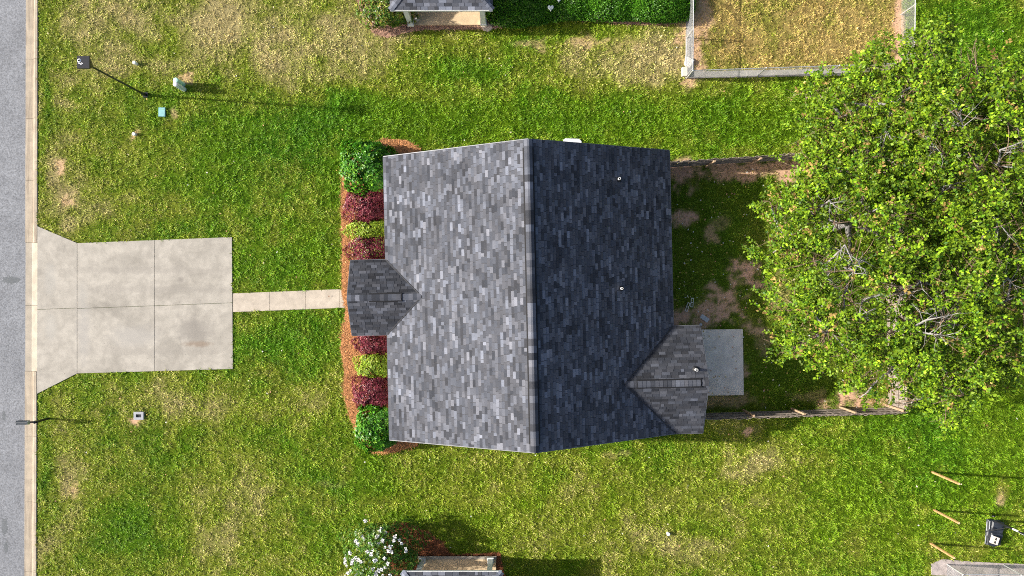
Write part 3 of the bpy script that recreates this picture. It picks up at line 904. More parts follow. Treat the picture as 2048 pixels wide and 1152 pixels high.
    for yy in (my0 + sgn * .35, my1 - sgn * .35):
        m.poly([(mx0 + i_, yy, 0), (mx1 - i_, yy, 0), (mx1 - i_, yy, ez + .12), (xc, yy, mz - .12), (mx0 + i_, yy, ez + .12)])
    for xx in (mx0 + i_, mx1 - i_): m.poly([(xx, my0 + sgn * .35, 0), (xx, my1 - sgn * .35, 0), (xx, my1 - sgn * .35, ez + .12), (xx, my0 + sgn * .35, ez + .12)])
    m.build('wall', M_siding, h)
    window(h, (mx1 - 1.6, my0 + sgn * .33, 1.4), 1.0, 1.2, 'x', -sgn, (M_glass, M_trim))
    return h


M_tan = concrete('tan_porch_floor', (.66, .50, .31), (.55, .40, .24), .5)
neighbour('house', 'neighbouring house cut by the top edge with a grey hip roofed porch', 1, (780, 985.5, 20), (824, 972, 49.5), ((822, 47), (967, 46)), (at(800, 0)[0], at(1350, 0)[0]), at(0, -80)[1], 1.15, M_tan, 301)
neighbour('house', 'neighbouring house cut by the bottom edge with a mauve grey porch roof', -1, (804, 1004, 1143.5), (836, 992, 1112.5), ((845, 1120), (981, 1120)), (at(810, 0)[0], at(1360, 0)[0]), at(0, 1166)[1], 1.0, M_tan, 331)


# ------------------------------------------------------------------ fences
M_wood = plain('weathered_board', (.27, .225, .185), .9, .45, 7, bump=.4)
M_wood2 = plain('fence_lumber', (.42, .29, .18), .85, .35, 9, bump=.3)
FH = 1.67
cor = [at(1322, 336.5), at(1765, 308), at(1776, 814), at(1389, 826)]
fence = thing('privacy_fence', 'weathered wooden board privacy fence around the back yard', 'fence', tuple(cor[0]))
pick = {}


def picket_mesh(k):
    if k not in pick:
        r = np.random.default_rng(k); hh = FH + r.normal(0, .018)
        m = MB(); w = .068; c = .022
        m.prism([(-w, -.009), (w, -.009), (w, .009), (-w, .009)], .03, hh - c)
        me_o = m
        me_o.v[4:8] = [(-w, -.009, hh - c), (w, -.009, hh - c), (w, .009, hh - c), (-w, .009, hh - c)]
        i = len(m.v); m.v += [(-w + c, -.009, hh), (w - c, -.009, hh), (w - c, .009, hh), (-w + c, .009, hh)]
        m.f = [f_ for f_ in m.f if f_ != (4, 5, 6, 7)] + [(4 + a, 4 + (a + 1) % 4, i + (a + 1) % 4, i + a) for a in range(4)] + [(i, i + 1, i + 2, i + 3)]
        me = bpy.data.meshes.new('picket'); me.from_pydata(m.v, [], m.f); me.materials.append(M_wood); pick[k] = me
    return pick[k]


cen = np.mean(cor, axis=0)
for a, b in ((0, 1), (1, 2), (2, 3)):
    A, B = cor[a], cor[b]; d = (B - A); L_ = np.linalg.norm(d); d = d / L_; ang = math.atan2(d[1], d[0])
    inn = np.array((-d[1], d[0], 0)); inn = inn if (cen - A) @ inn > 0 else -inn
    n = int(L_ / .146); wob = np.random.default_rng(a + 40)
    for i in range(n):
        s = (i + .5) * L_ / n
        o = bpy.data.objects.new('picket', picket_mesh(int(wob.integers(0, 7)))); link(o, fence)
        o.location = tuple(A + d * s - inn * (.02 + wob.normal(0, .004)) - cor[0])
        o.rotation_euler = (wob.normal(0, .012), wob.normal(0, .008), ang + wob.normal(0, .02))
    for z in (.35, .95, 1.5):
        m = MB(); m.box(tuple((A + B) / 2 + inn * .012 + np.array((0, 0, z))), (L_, .045, .085), ang); m.build('rail', M_wood, fence, world=True)
    npost = max(2, int(round(L_ / 2.45)))
    for i in range(npost + 1):
        s = min(max(i * L_ / npost, .1), L_ - .1); p = A + d * s + inn * .085
        MB().box(tuple(p + np.array((0, 0, FH / 2 - .03))), (.09, .09, FH - .02), ang).build('post', M_wood2, fence, world=True)

M_galv = plain('galvanised_steel', (.62, .63, .64), .35, .12, 8, metal=.55)


def chain_fence(root, runs, Hc, cell=.055, wire=.0028):
    org = np.array(root.location)
    for A, B, post_at in runs:
        A, B = np.array(A) - org, np.array(B) - org; d = B - A; L_ = np.linalg.norm(d); d /= L_; up = np.array((0, 0, 1.)); nn = np.cross(d, up)
        m = MB()
        for sg in (1, -1):
            s = -Hc if sg > 0 else 0.0
            while s < (L_ if sg > 0 else L_ + Hc):
                z0, z1 = .03, Hc - .02; s0 = s; s1 = s + sg * (z1 - z0)
                t0, t1 = 0.0, 1.0
                lo, hi_ = (-s0) / (s1 - s0), (L_ - s0) / (s1 - s0)
                if lo > hi_: lo, hi_ = hi_, lo
                t0, t1 = max(t0, lo), min(t1, hi_)
                if t1 - t0 > .02:
                    P = [A + d * (s0 + (s1 - s0) * t) + up * (z0 + (z1 - z0) * t) + nn * sg * wire * .8 for t in (t0, t1)]
                    m.tube(P, wire, 3, False)
                s += cell * 1.414
        m.build('chain_mesh', M_galv, root)
        MB().tube([A + up * Hc, B + up * Hc], .021, 8).build('top_rail', M_galv, root)
        for t in post_at:
            p = A + d * L_ * t
            po = MB().tube([p, p + up * (Hc + .03)], .03, 10).build('post', M_galv, root)
            MB().lathe(p + up * (Hc + .03), [(.034, -.02), (.034, .02), (.012, .045)], 10).build('post_cap', M_galv, po)


c0 = at(1373, 156.5); c1 = at(1376, -140); c2 = at(1801, 142); c3 = at(1803, -140)
cl = thing('chain_link_fence', 'galvanised chain link fence around the dry yard at the top', 'fence', tuple(c0))
chain_fence(cl, ((c0, c1, (0, .273, .62, 1)), (c0, c2, (.33, .66, 1)), (c2, c3, (.4, .8))), 1.25)
# gate frame in the left run
g0 = c0 + (c1 - c0) * .01; g1 = c0 + (c1 - c0) * .262
for A, B in ((g0 + (0.0, 0, .12), g1 + (0, 0, .12)), (g0 + (0, 0, .12), g0 + (0, 0, 1.2)), (g1 + (0, 0, .12), g1 + (0, 0, 1.2))):
    MB().tube([A - (.05, 0, 0), B - (.05, 0, 0)], .019, 8).build('gate_frame', M_galv, cl, world=True)
s0 = at(1893, 1128); s1 = at(2150, 1131); s2 = at(1893, 1330)
cs = thing('chain_link_fence', 'chain link fence corner over grey soil at the bottom right', 'fence', tuple(s0))
chain_fence(cs, ((s0, s1, (0, .44, .9)), (s0, s2, (.5, 1))), 1.25)


# ------------------------------------------------------------------ trees
M_bark = plain('pale_bark', (.27, .26, .245), .9, .3, 12, bump=.4)
M_leaf = attr_mat('tree_leaf', .5, .2, .10)


def bez(a, b, c, n):
    t = np.linspace(0, 1, n)[:, None]; return (1 - t) ** 2 * a + 2 * t * (1 - t) * b + t ** 2 * c


SUNV = -np.array(sd)


def tree(label, base_px, fork_z, lobes, seed, dens=14.5, warm=.0, bare=()):
    bare = [at(*q_) for q_ in bare]
    r = np.random.default_rng(seed)
    base = at(*base_px); t = thing('shade_tree', label, 'tree', tuple(base))
    fork = base + np.array((r.normal(0, .3), r.normal(0, .3), fork_z))
    MB().tube([base + (0, 0, -.1), base + (0, 0, .25), base * .5 + fork * .5 + (r.normal(0, .1), r.normal(0, .1), 0), fork, fork + (0, 0, .3)], [.34, .25, .21, .19, .1], 12).build('trunk', M_bark, t, world=True, smooth=True)
    limbs = MB(); twigs = MB(); Q = []; C = []
    LP = []
    for (lx, ly, lz, lr) in lobes: LP.append((at(lx, ly, lz), lr))
    # main limbs reach for the highest lobes; the others branch from the nearest limb
    order = sorted(range(len(LP)), key=lambda i: -LP[i][0][2]); made = []
    for k, i in enumerate(order):
        c, lr = LP[i]
        if k < 4: s = fork; r0 = .15
        else:
            cand = min(((np.linalg.norm(p - c) + .3 * max(0, p[2] - c[2]), j, q_) for j, path in enumerate(made) for q_, p in enumerate(path[2:-2])), key=lambda a_: a_[0])
            s = made[cand[1]][2:-2][cand[2]]; r0 = .075
        mid = s * .5 + c * .5 + np.array((r.normal(0, .35), r.normal(0, .35), .35 if k < 4 else r.normal(.1, .2)))
        e = c + np.array((r.normal(0, .2), r.normal(0, .2), lr * .45))
        path = bez(s, mid, e, 8); path[1:-1] += r.normal(0, .07, (6, 3)); made.append(path)
        limbs.tube(path, np.linspace(r0, .022, 8), 6)
        # branches to the lobe's shell
        nb = int(7 + lr * 4)
        for b in range(nb):
            s_ = path[r.integers(3, 8)]; th = r.uniform(0, 2 * math.pi); el = r.uniform(-.25, 1.35)
            dr = np.array((math.cos(th) * math.cos(el), math.sin(th) * math.cos(el), math.sin(el) * .8)); e_ = c + dr * lr * r.uniform(.75, 1.12)
            pb = bez(s_, s_ * .45 + e_ * .55 + r.normal(0, .16, 3), e_, 6); twigs.tube(pb, np.linspace(.024, .007, 6), 4)
            for w in range(3):
                q_ = pb[r.integers(2, 6)]; ee = q_ + unit((dr + r.normal(0, .7, 3))[None])[0] * r.uniform(.25, .6)
                twigs.tube([q_, (q_ + ee) / 2 + r.normal(0, .05, 3), ee], [.008, .006, .003], 3, False)
        # leaf sprays over the shell and thinner through the inside; bald spots where limbs show
        ns = int(4 * math.pi * lr * lr * .62 * dens); th = r.uniform(0, 2 * math.pi, ns); el = np.arcsin(r.uniform(-.45, 1, ns))
        dr = np.stack([np.cos(th) * np.cos(el), np.sin(th) * np.cos(el), np.sin(el)], 1)
        bump_ = 1 + .30 * np.sin(3.1 * th + i) * np.cos(2.7 * el + 2 * i) + .16 * np.sin(7 * th + 5 * el)
        rad = lr * bump_ * np.where(r.random(ns) < .66, r.uniform(.82, 1.1, ns), r.uniform(.35, .8, ns)) * np.where(r.random(ns) < .09, r.uniform(1.05, 1.32, ns), 1)
        S = c + dr * rad[:, None] * np.array((1, 1, .75))
        gap = vnoise(S[:, 0] + .5 * S[:, 2], S[:, 1] - .3 * S[:, 2], .95, seed + 3) * .62 + .38 * vnoise(S[:, 0] + S[:, 2], S[:, 1] - S[:, 2], .4, seed + 4)
        ok = gap > .415
        for bp3 in bare:
            dd = S - bp3; ok &= ~((np.hypot(dd[:, 0], dd[:, 1]) < .5) & (dd[:, 2] > -.6))
        S, dr = S[ok], dr[ok]; ns = len(S)
        sdv = unit(dr * .9 + r.normal(0, .55, (ns, 3)) + np.array((0, 0, .05))); sl = r.uniform(.32, .66, ns)
        tone = r.normal(0, .30, ns); dry = r.random(ns) < .07 + warm
        nl = 14
        for j in range(nl):
            f_ = (j + .5) / nl; P = S + sdv * (sl * f_)[:, None] + r.normal(0, .03, (ns, 3)); P[:, 2] -= .10 * f_ ** 2
            sid = unit(np.cross(sdv, np.array((0, 0, 1.)) + r.normal(0, .2, (ns, 3)))) * (1 if j % 2 else -1)
            D = sid * .8 + sdv * .6 + r.normal(0, .3, (ns, 3))
            N_ = np.array((0, 0, 1.)) + SUNV * .45 + r.normal(0, .42, (ns, 3))
            Ls = r.uniform(.09, .175, ns); Q.append(leaf_quads(P, D, N_, Ls, Ls * r.uniform(.5, .72, ns)))
            k_ = np.exp(tone + r.normal(0, .18, ns))[:, None]; mx = np.clip(r.normal(.5, .34, ns), 0, 1)[:, None]
            cc = (np.array((.20, .30, .012)) * mx + np.array((.038, .108, .005)) * (1 - mx)) * k_
            cc = np.where(dry[:, None] & (r.random(ns) < .6)[:, None], np.array((.25, .17, .05)) * k_, cc); C.append(cc)
    # half-bare leaders that stand clear of the leaves
    for bq in bare:
        j = min(range(len(made)), key=lambda a_: np.linalg.norm(made[a_][5] - bq)); s_ = made[j][4]
        tip = bq + np.array((r.normal(0, .35), r.normal(0, .35), .45)); pb = bez(s_, (s_ + bq) / 2 + r.normal(0, .15, 3), bq, 6)
        limbs.tube(pb, np.linspace(.055, .036, 6), 6); limbs.tube([bq, (bq + tip) / 2, tip], [.036, .025, .008], 5)
        for b_ in range(8):
            s2 = (pb[4], pb[5], (bq + tip) / 2, tip)[b_ % 4]; th = r.uniform(0, 6.28); ln_ = r.uniform(.4, .95)
            e2 = s2 + np.array((math.cos(th) * ln_, math.sin(th) * ln_, r.uniform(-.15, .45))); m2 = (s2 + e2) / 2 + r.normal(0, .08, 3)
            limbs.tube([s2, m2, e2], [.018, .013, .005], 4)
            for w in range(3):
                q_ = m2 if w else e2; limbs.tube([q_, q_ + (e2 - s2) * r.uniform(.2, .4) + r.normal(0, .12, 3)], [.008, .003], 3, False)
    limbs.build('limbs', M_bark, t, world=True, smooth=True); tag(twigs.build('twigs', plain('brown_twig', (.20, .14, .09), .9, .3), t, world=True), kind='stuff')
    quads_mesh('crown', np.concatenate(Q), np.concatenate(C), M_leaf, t)
    return t


tree('large shade tree with pale bare limbs showing in its crown, top right', (1850, 262), 3.2,
     [(1830, 140, 6.4, 1.35), (1935, 158, 7.0, 1.3), (2015, 180, 6.8, 1.35), (1770, 215, 6.2, 1.7), (1880, 225, 7.6, 1.7), (1975, 250, 7.8, 1.8), (2065, 260, 7.2, 1.9),
      (1690, 225, 5.6, 1.5), (1640, 275, 5.0, 1.3), (1625, 205, 4.2, .9), (1730, 160, 5.4, 1.0), (1850, 85, 5.2, .8), (1885, 60, 4.8, .4), (1790, 110, 5.0, .7), (1830, 320, 7.0, 1.6), (1935, 340, 7.6, 1.8), (2045, 365, 7.2, 1.9), (2110, 215, 6.5, 1.5), (2120, 330, 6.8, 1.7), (1795, 385, 5.6, 1.1), (1790, 430, 5.0, 1.0), (1800, 340, 5.4, 1.0)], 501, bare=((1922, 235, 8.3), (1862, 295, 7.6), (2000, 300, 8.1), (1770, 270, 6.8), (1885, 385, 7.0)))
tree('shade tree with yellow green leaves overhanging the back yard, left of the tree group', (1640, 455), 3.0,
     [(1625, 350, 5.6, 1.35), (1705, 330, 6.6, 1.6), (1590, 415, 5.6, 1.0), (1650, 440, 7.0, 1.6), (1735, 420, 7.4, 1.6), (1555, 465, 4.8, .75), (1545, 510, 5.0, .7), (1615, 530, 6.6, 1.4),
      (1695, 520, 7.6, 1.7), (1780, 490, 7.4, 1.4), (1600, 615, 5.8, 1.25), (1670, 620, 7.0, 1.6), (1620, 680, 5.2, 1.0), (1572, 695, 4.2, .6), (1540, 405, 4.0, .45), (1690, 690, 5.6, 1.1)], 502, warm=.04, bare=((1690, 490, 8.3), (1720, 520, 8.0), (1655, 560, 7.0), (1660, 400, 7.4)))
tree('broad shade tree at the back fence corner, lower right of the tree group', (1800, 632), 3.2,
     [(1780, 575, 7.2, 1.6), (1862, 560, 7.8, 1.8), (1945, 480, 7.6, 1.9), (1955, 580, 7.8, 1.8), (2040, 480, 7.2, 1.9), (2055, 600, 7.2, 1.9), (1765, 665, 6.6, 1.4), (1858, 655, 7.8, 1.4),
      (1950, 680, 7.0, 1.6), (2035, 690, 6.2, 1.4), (1738, 735, 5.2, 1.1), (1835, 735, 6.0, 1.2), (1905, 765, 6.0, 1.3), (1890, 818, 4.6, .8), (1725, 785, 4.0, .55), (1975, 735, 5.4, 1.0), (1870, 440, 5.6, 1.2), (2120, 520, 6.8, 1.8), (1800, 800, 3.2, .5), (1850, 760, 5.0, .9), (1800, 520, 6.2, 1.1), (1806, 580, 5.2, 1.1), (1808, 630, 6.4, 1.1), (1808, 690, 5.4, 1.0), (1815, 650, 4.4, .9), (1800, 740, 4.6, .7)], 503, bare=((1852, 640, 8.5), (1866, 668, 8.2), (1990, 470, 8.0), (1800, 590, 7.6), (2020, 560, 8.0), (1725, 600, 7.4)))


# ------------------------------------------------------------------ shrubs
def shrub(name, label, px, py, rx, ry, h, cols, nros, leafL, leafW, per, seed, group=None, cat='shrub', jag=.16, z0=0.0, spread=.75, flat=.0, minz=-.15, box=.4):
    """leafy mound: rosettes of leaves over an uneven dome, thinner inside, on a few stems"""
    r = np.random.default_rng(seed); base = at(px, py, h * .5); base[2] = 0
    s = CAM_H / F; rx, ry = rx * s, ry * s
    t = thing(name, label, cat, tuple(base), group=group)
    th = r.uniform(0, 2 * math.pi, nros); el = np.arcsin(r.uniform(minz, 1, nros))
    dr = np.stack([np.cos(th) * np.cos(el), np.sin(th) * np.cos(el), np.sin(el)], 1)
    sq = (np.abs(np.cos(th)) ** 3 + np.abs(np.sin(th)) ** 3) ** (-1 / 3)
    k = (1 + jag * 1.2 * np.sin(3 * th + seed) * np.cos(3 * el) + jag * .6 * np.sin(8 * th + 2 * seed) * np.sin(6 * el + 1)) * (1 + (sq - 1) * box)
    k *= np.where(r.random(nros) < .72, r.uniform(.9, 1.04, nros), r.uniform(.5, .9, nros))
    P = base + np.array((0, 0, h * .42)) + dr * k[:, None] * np.array((rx, ry, h * .58)); P[:, 2] = np.maximum(P[:, 2], .06)
    tone = r.normal(0, .16, nros); ci = r.random(nros); Q, C = [], []
    for j in range(per):
        a = 2 * math.pi * j / per + r.uniform(0, 6.28, nros)
        ref = unit(np.cross(dr, r.normal(0, 1, (nros, 3)))); b2 = np.cross(dr, ref)
        D = dr * (1 - spread) + spread * (ref * np.cos(a)[:, None] + b2 * np.sin(a)[:, None]) + np.array((0, 0, .15))
        N_ = dr + np.array((0, 0, .3)) + r.normal(0, .3, (nros, 3)); Ls = leafL * r.uniform(.7, 1.2, nros)
        Q.append(leaf_quads(P + r.normal(0, leafL * .15, (nros, 3)), D, N_, Ls, Ls * leafW))
        w = np.array([c_[1] for c_ in cols]); w = np.cumsum(w / w.sum()); pick_ = np.searchsorted(w, np.clip(ci + r.normal(0, .08, nros), 0, .999))
        C.append(np.array([c_[0] for c_ in cols])[pick_] * np.exp(tone + r.normal(0, .12, nros))[:, None])
    quads_mesh('foliage', np.concatenate(Q), np.concatenate(C), attr_mat('shrub_leaf', .4, .35, .15), t)
    st = MB()
    for q_ in range(5):
        e = base + np.array((r.normal(0, rx * .4), r.normal(0, ry * .4), h * .75))
        st.tube([base + (r.normal(0, .05), r.normal(0, .05), -.05), (base + e) / 2 + r.normal(0, .05, 3), e], [.02, .014, .006], 5)
    st.build('stem', plain('shrub_bark', (.16, .11, .08), .9), t, world=True)
    return t


GRN = [((.04, .17, .008), 3), ((.085, .27, .012), 3), ((.19, .37, .025), 1.2)]
BUR = [((.20, .026, .046), 3), ((.29, .055, .075), 2), ((.11, .016, .028), 2), ((.36, .12, .11), .5)]
LIM = [((.30, .42, .03), 3), ((.22, .36, .025), 2), ((.44, .50, .06), 1)]
BURG = BUR + [((.22, .30, .04), 1.3)]
shrub('evergreen_shrub', 'large glossy green shrub at the top corner of the front bed', 737, 334, 54, 50, 1.5, GRN, 2900, .13, .48, 6, 1, 'shrubs along the house front')
shrub('burgundy_shrub', 'wide burgundy leaved shrub next to the large green one at the top', 733, 411, 46, 35, 1.0, BUR, 2600, .075, .5, 6, 2, 'shrubs along the house front')
shrub('lime_shrub', 'lime yellow shrub between two burgundy shrubs, above the porch', 736, 458, 44, 21, .8, LIM, 1900, .065, .55, 6, 3, 'shrubs along the house front')
shrub('burgundy_shrub', 'burgundy shrub with green shoots touching the porch roof, above it', 738, 499, 42, 30, .9, BURG, 2200, .075, .5, 6, 4, 'shrubs along the house front')
shrub('burgundy_shrub', 'small burgundy shrub directly below the porch roof', 747, 687, 36, 23, .8, BUR, 1700, .07, .5, 6, 5, 'shrubs along the house front')
shrub('lime_shrub', 'lime yellow shrub below the porch roof between burgundy shrubs', 748, 732, 37, 25, .85, LIM, 1900, .07, .5, 6, 6, 'shrubs along the house front')
shrub('burgundy_shrub', 'dark burgundy shrub next to the lower green corner shrub', 746, 786, 41, 34, 1.0, BUR, 2500, .075, .5, 6, 7, 'shrubs along the house front')
shrub('evergreen_shrub', 'bright green shrub at the bottom corner of the front bed', 756, 855, 44, 44, 1.3, GRN, 2500, .13, .45, 6, 8, 'shrubs along the house front')
OLV = [((.10, .19, .02), 3), ((.26, .30, .03), 1.6), ((.34, .22, .05), .7), ((.06, .14, .012), 2)]
shrub('evergreen_shrub', 'olive and yellow leaved shrub left of the top porch', 772, 8, 52, 46, 1.5, OLV, 1900, .12, .45, 6, 9)
GC = [((.05, .17, .008), 3), ((.085, .26, .012), 3), ((.14, .33, .02), 1.4)]
for k, (px, py, rx, ry, h, lab) in enumerate(((1042, 2, 74, 48, .7, 'dark shaded green mound next to the top porch roof'), (1130, -4, 78, 43, .7, 'low green mound with the heart stone on it'),
                                              (1222, -2, 78, 42, .72, 'low green mound right of the heart stone at the top edge'), (1312, 0, 76, 42, .78, 'long bright green mound beside the chain link gate'))):
    shrub('spreading_juniper', lab, px, py, rx, ry, h, GC, 7600, .11, .24, 5, 20 + k, 'green mounds along the top neighbour', jag=.04, spread=.6, box=1.0)

fs = shrub('flowering_shrub', 'large green shrub covered in white flower clusters at the bottom edge', 768, 1106, 72, 62, 2.0, [((.05, .14, .012), 3), ((.09, .20, .02), 3), ((.24, .30, .05), 1.2)], 2300, .11, .45, 6, 31, jag=.22)
r = np.random.default_rng(77); M_flow = plain('white_petal', (.93, .91, .88), .6, .08, 20)
fm = []
for v_ in range(4):
    m = MB()
    m.v.append((0, 0, 0))
    for p in range(26):
        d = unit(r.normal(0, .8, (1, 3)) + np.array([[-.2, 0, .7]]))[0]; L_ = r.uniform(.06, .12); sde = unit(np.cross(d, (r.normal(0, .3), r.normal(0, .3), 1))[None])[0]; q_ = r.uniform(.022, .038)
        i = len(m.v); m.v += [tuple(d * L_ * .6 - sde * q_), tuple(d * L_), tuple(d * L_ * .6 + sde * q_)]; m.f.append((0, i, i + 1, i + 2))
    me = bpy.data.meshes.new('flower_cluster'); me.from_pydata(m.v, [], m.f); me.materials.append(M_flow); fm.append(me)
fb = np.array(fs.location)
FLW = [(731, 1041), (762, 1058), (770, 1066), (752, 1075), (766, 1081), (790, 1072), (803, 1087), (811, 1097), (788, 1081), (745, 1089), (739, 1086), (724, 1072), (712, 1082), (717, 1088), (746, 1100), (735, 1102), (742, 1108), (770, 1095), (777, 1102), (784, 1103), (706, 1119), (711, 1115),
       (704, 1126), (714, 1138), (723, 1146), (722, 1123), (750, 1121), (769, 1117), (776, 1127), (746, 1137), (757, 1141), (763, 1139), (752, 1146), (771, 1134), (712, 1150), (748, 1150), (690, 1118), (694, 1132), (696, 1146), (755, 1152), (765, 1151), (716, 1120), (700, 1106), (729, 1078), (757, 1086), (798, 1080), (812, 1102),
       (691, 1125), (702, 1141), (737, 1154), (780, 1150), (760, 1062), (756, 1071), (781, 1092), (690, 1155)]
for i, (px, py) in enumerate(FLW):
    X = at(px, py, 1.7); u_, v_ = (X[0] - fb[0]) / (72 * CAM_H / F), (X[1] - fb[1]) / (62 * CAM_H / F); q_ = math.sqrt(max(.0, 1 - min(1, u_ * u_ + v_ * v_)))
    z = 2.0 * (.42 + .6 * q_) + .14; p = at(px, py, z) - fb
    o = bpy.data.objects.new('flower_cluster', fm[i % 4]); link(o, fs); o.location = tuple(p); o.rotation_euler = (0, 0, i * 1.3)
    k = r.uniform(.85, 1.35); o.scale = (k, k, k)
p = at(731, 1041, 1.75) - fb
MB().tube([p * (.6, .6, .7), p * (.85, .85, .9), p], [.012, .009, .006], 5).build('flower_stalk', plain('green_stem', (.22, .28, .05), .7), fs)


# ------------------------------------------------------------------ street furniture and small things
M_black = plain('black_enamel', (.012, .013, .017), .35, .2, spec=.5)
M_white = plain('white_plastic', (.80, .80, .80), .45, .05)
b = at(292, 190.5)
lp = thing('street_lamp', 'tall black lamp post with square lantern near the top left kerb', 'street lamp', tuple(b))
MB().lathe((0, 0, 0), [(.08, 0), (.08, .4), (.055, .45), (.042, 4.55), (.042, 4.6)], 12).build('pole', M_black, lp, smooth=False)
MB().box((0, 0, .04), (.26, .26, .08)).build('base_plate', M_black, lp, bevel=.01)
ln = MB().tube([(0, 0, 4.55), (0, 0, 4.62)], .09, 10)
for s in (0,):
    i = len(ln.v)
    for z, w in ((4.62, .11), (5.02, .235), (5.04, .27), (5.13, .27)):
        for dx, dy in ((-1, -1), (1, -1), (1, 1), (-1, 1)): ln.v.append((dx * w, dy * w, z))
    for k in range(3):
        for a in range(4): ln.f.append((i + 4 * k + a, i + 4 * k + (a + 1) % 4, i + 4 * k + 4 + (a + 1) % 4, i + 4 * k + 4 + a))
    ln.f += [(i + 3, i + 2, i + 1, i), (i + 12, i + 13, i + 14, i + 15)]
lan = ln.build('lantern', M_black, lp)
ring = MB()
for k in range(16):
    a0, a1 = 2 * math.pi * k / 16, 2 * math.pi * (k + 1) / 16
    ring.poly([(math.cos(a0) * .085, math.sin(a0) * .085, 0), (math.cos(a1) * .085, math.sin(a1) * .085, 0), (math.cos(a1) * .045, math.sin(a1) * .045, .02), (math.cos(a0) * .045, math.sin(a0) * .045, .02)])
ring.v = [(v_[0] - .17, v_[1] + .07, v_[2] + 5.135) for v_ in ring.v]
ring.build('sensor_ring', M_white, lan)
mk = MB()
for (X, Y, w, h_) in ((-.21, -.045, .025, .06), (-.15, -.055, .03, .05), (-.10, -.06, .03, .04), (-.06, -.045, .025, .05), (-.02, -.05, .03, .03), (-.09, -.10, .06, .02), (-.22, -.0, .02, .05)):
    mk.box((X, Y, 5.134), (w, h_, .006), .2)
mk.build('white_marking', M_white, lan)

b = at(97, 837)
mb_ = thing('mailbox', 'black mailbox on a post leaning over the kerb below the driveway', 'mailbox', tuple(b))
MB().box((0, 0, .5), (.10, .10, 1.0)).build('post', M_black, mb_, bevel=.008)
MB().box((-.20, 0, .93), (.62, .075, .07)).build('arm', M_black, mb_, bevel=.006)
MB().tube([(-.04, 0, .55), (-.2, 0, .66), (-.33, 0, .9)], .018, 6).build('brace', M_black, mb_)
bx = MB(); prof = [(-.1, 0), (.1, 0), (.1, .12)] + [(.1 * math.cos(a), .12 + .1 * math.sin(a)) for a in np.linspace(.3, math.pi - .3, 7)] + [(-.1, .12)]
for xx in (-.82, -.27):
    bx.v += [(xx, yy, .965 + zz) for yy, zz in prof]
n = len(prof)
for s in range(n): bx.f.append((s, (s + 1) % n, n + (s + 1) % n, n + s))
bx.f += [tuple(range(n))[::-1], tuple(range(n, 2 * n))]
body = bx.build('box_body', plain('dark_slate_metal', (.045, .055, .065), .35, .15, spec=.5), mb_)
MB().box((-.265, 0, 1.07), (.012, .2, .2)).build('back_rim', M_galv, body)
MB().box((-.83, 0, 1.06), (.02, .19, .19)).build('box_door', M_black, body)
MB().box((-.6, .112, 1.16), (.16, .012, .05)).build('flag', M_black, body)
MB().lathe((0, 0, 1.0), [(.06, 0), (.075, .03), (.03, .06), (.045, .09), (.002, .13)], 10).build('finial', M_black, mb_)

M_mint = plain('mint_plastic', (.40, .66, .53), .5, .08); M_mintw = plain('pale_grey_green_plastic', (.62, .70, .68), .45, .06)
for (cx, cy, z, rad, m_, lab) in ((366, 169.5, .80, .135, M_mint, 'mint green utility pedestal standing behind the pale one, top left lawn'),
                                  (368.5, 179, .97, .115, M_mintw, 'pale grey green utility pedestal nearest the teal lid, top left lawn')):
    b = at(cx, cy)
    p_ = thing('utility_pedestal', lab, 'pedestal', tuple(b), group='utility pedestals on the lawn')
    MB().lathe((0, 0, 0), [(rad, -.05), (rad, z - .05)], 18).build('body', m_, p_, smooth=False)
    MB().lathe((0, 0, z - .05), [(rad * 1.05, -.06), (rad * 1.05, .0), (rad * .9, .04), (rad * .5, .055), (.002, .06)], 18).build('cap', M_white if m_ is M_mintw else plain('mint_cap', (.55, .82, .68), .5, .06), p_)
for (cx, cy, h_, lab) in ((273.5, 128, .25, 'white pipe cap in dry grass near the lamp post'), (270.5, 269, .15, 'white pipe cap beside bare soil below the lamp post'), (1335.5, 1066, .18, 'lone white pipe cap on the lawn at the bottom centre right')):
    b = at(cx, cy); p_ = thing('cleanout_pipe', lab, 'pipe', tuple(b), group='white pipe caps in the lawn')
    MB().lathe((0, 0, 0), [(.075, -.05), (.075, h_)], 12).build('pipe', M_white, p_); MB().lathe((0, 0, h_), [(.09, -.05), (.09, .0), (.07, .02), (.002, .02)], 12).build('cap', M_white, p_)
b = at(325, 224.5); lid = thing('utility_lid', 'teal rectangular utility box lid set flush in the lawn', 'utility lid', tuple(b))  # taken as the lid of a utility box, contents unknown
MB().box((0, 0, .02), (.36, .48, .10), -.02).build('frame', plain('teal_dark', (.14, .30, .30), .6, .1), lid, bevel=.01)
MB().box((0, 0, .075), (.31, .43, .015), -.02).build('cover', plain('teal_plastic', (.22, .44, .45), .6, .12), lid)
b = at(279, 831); mt_ = thing('water_meter_box', 'grey water meter box with a dark opening, below the driveway', 'meter box', tuple(b))
gm = plain('grey_plastic', (.34, .35, .38), .6, .12)
m = MB()
for c, s in (((-.19, 0, .04), (.12, .40, .12)), ((.19, 0, .04), (.12, .40, .12)), ((0, .14, .04), (.26, .12, .12)), ((0, -.14, .04), (.26, .12, .12))): m.box(c, s)
m.build('rim', gm, mt_); MB().box((0, 0, .02), (.26, .16, .06)).build('opening', M_black, mt_)

# concrete pad by the ridge end
pd = [at(1127, 280), at(1131, 277.5), at(1158, 278.5), at(1163, 283), at(1163, 312), at(1127, 312)]
tag(MB().prism([(p[0], p[1]) for p in pd][::-1], -.05, .12, .02).build('equipment_pad', plain('white_pad', (.74, .74, .75), .6, .06), loc=tuple(at(1145, 296))), 'white rounded pad showing past the roof edge at the ridge top', 'pad')

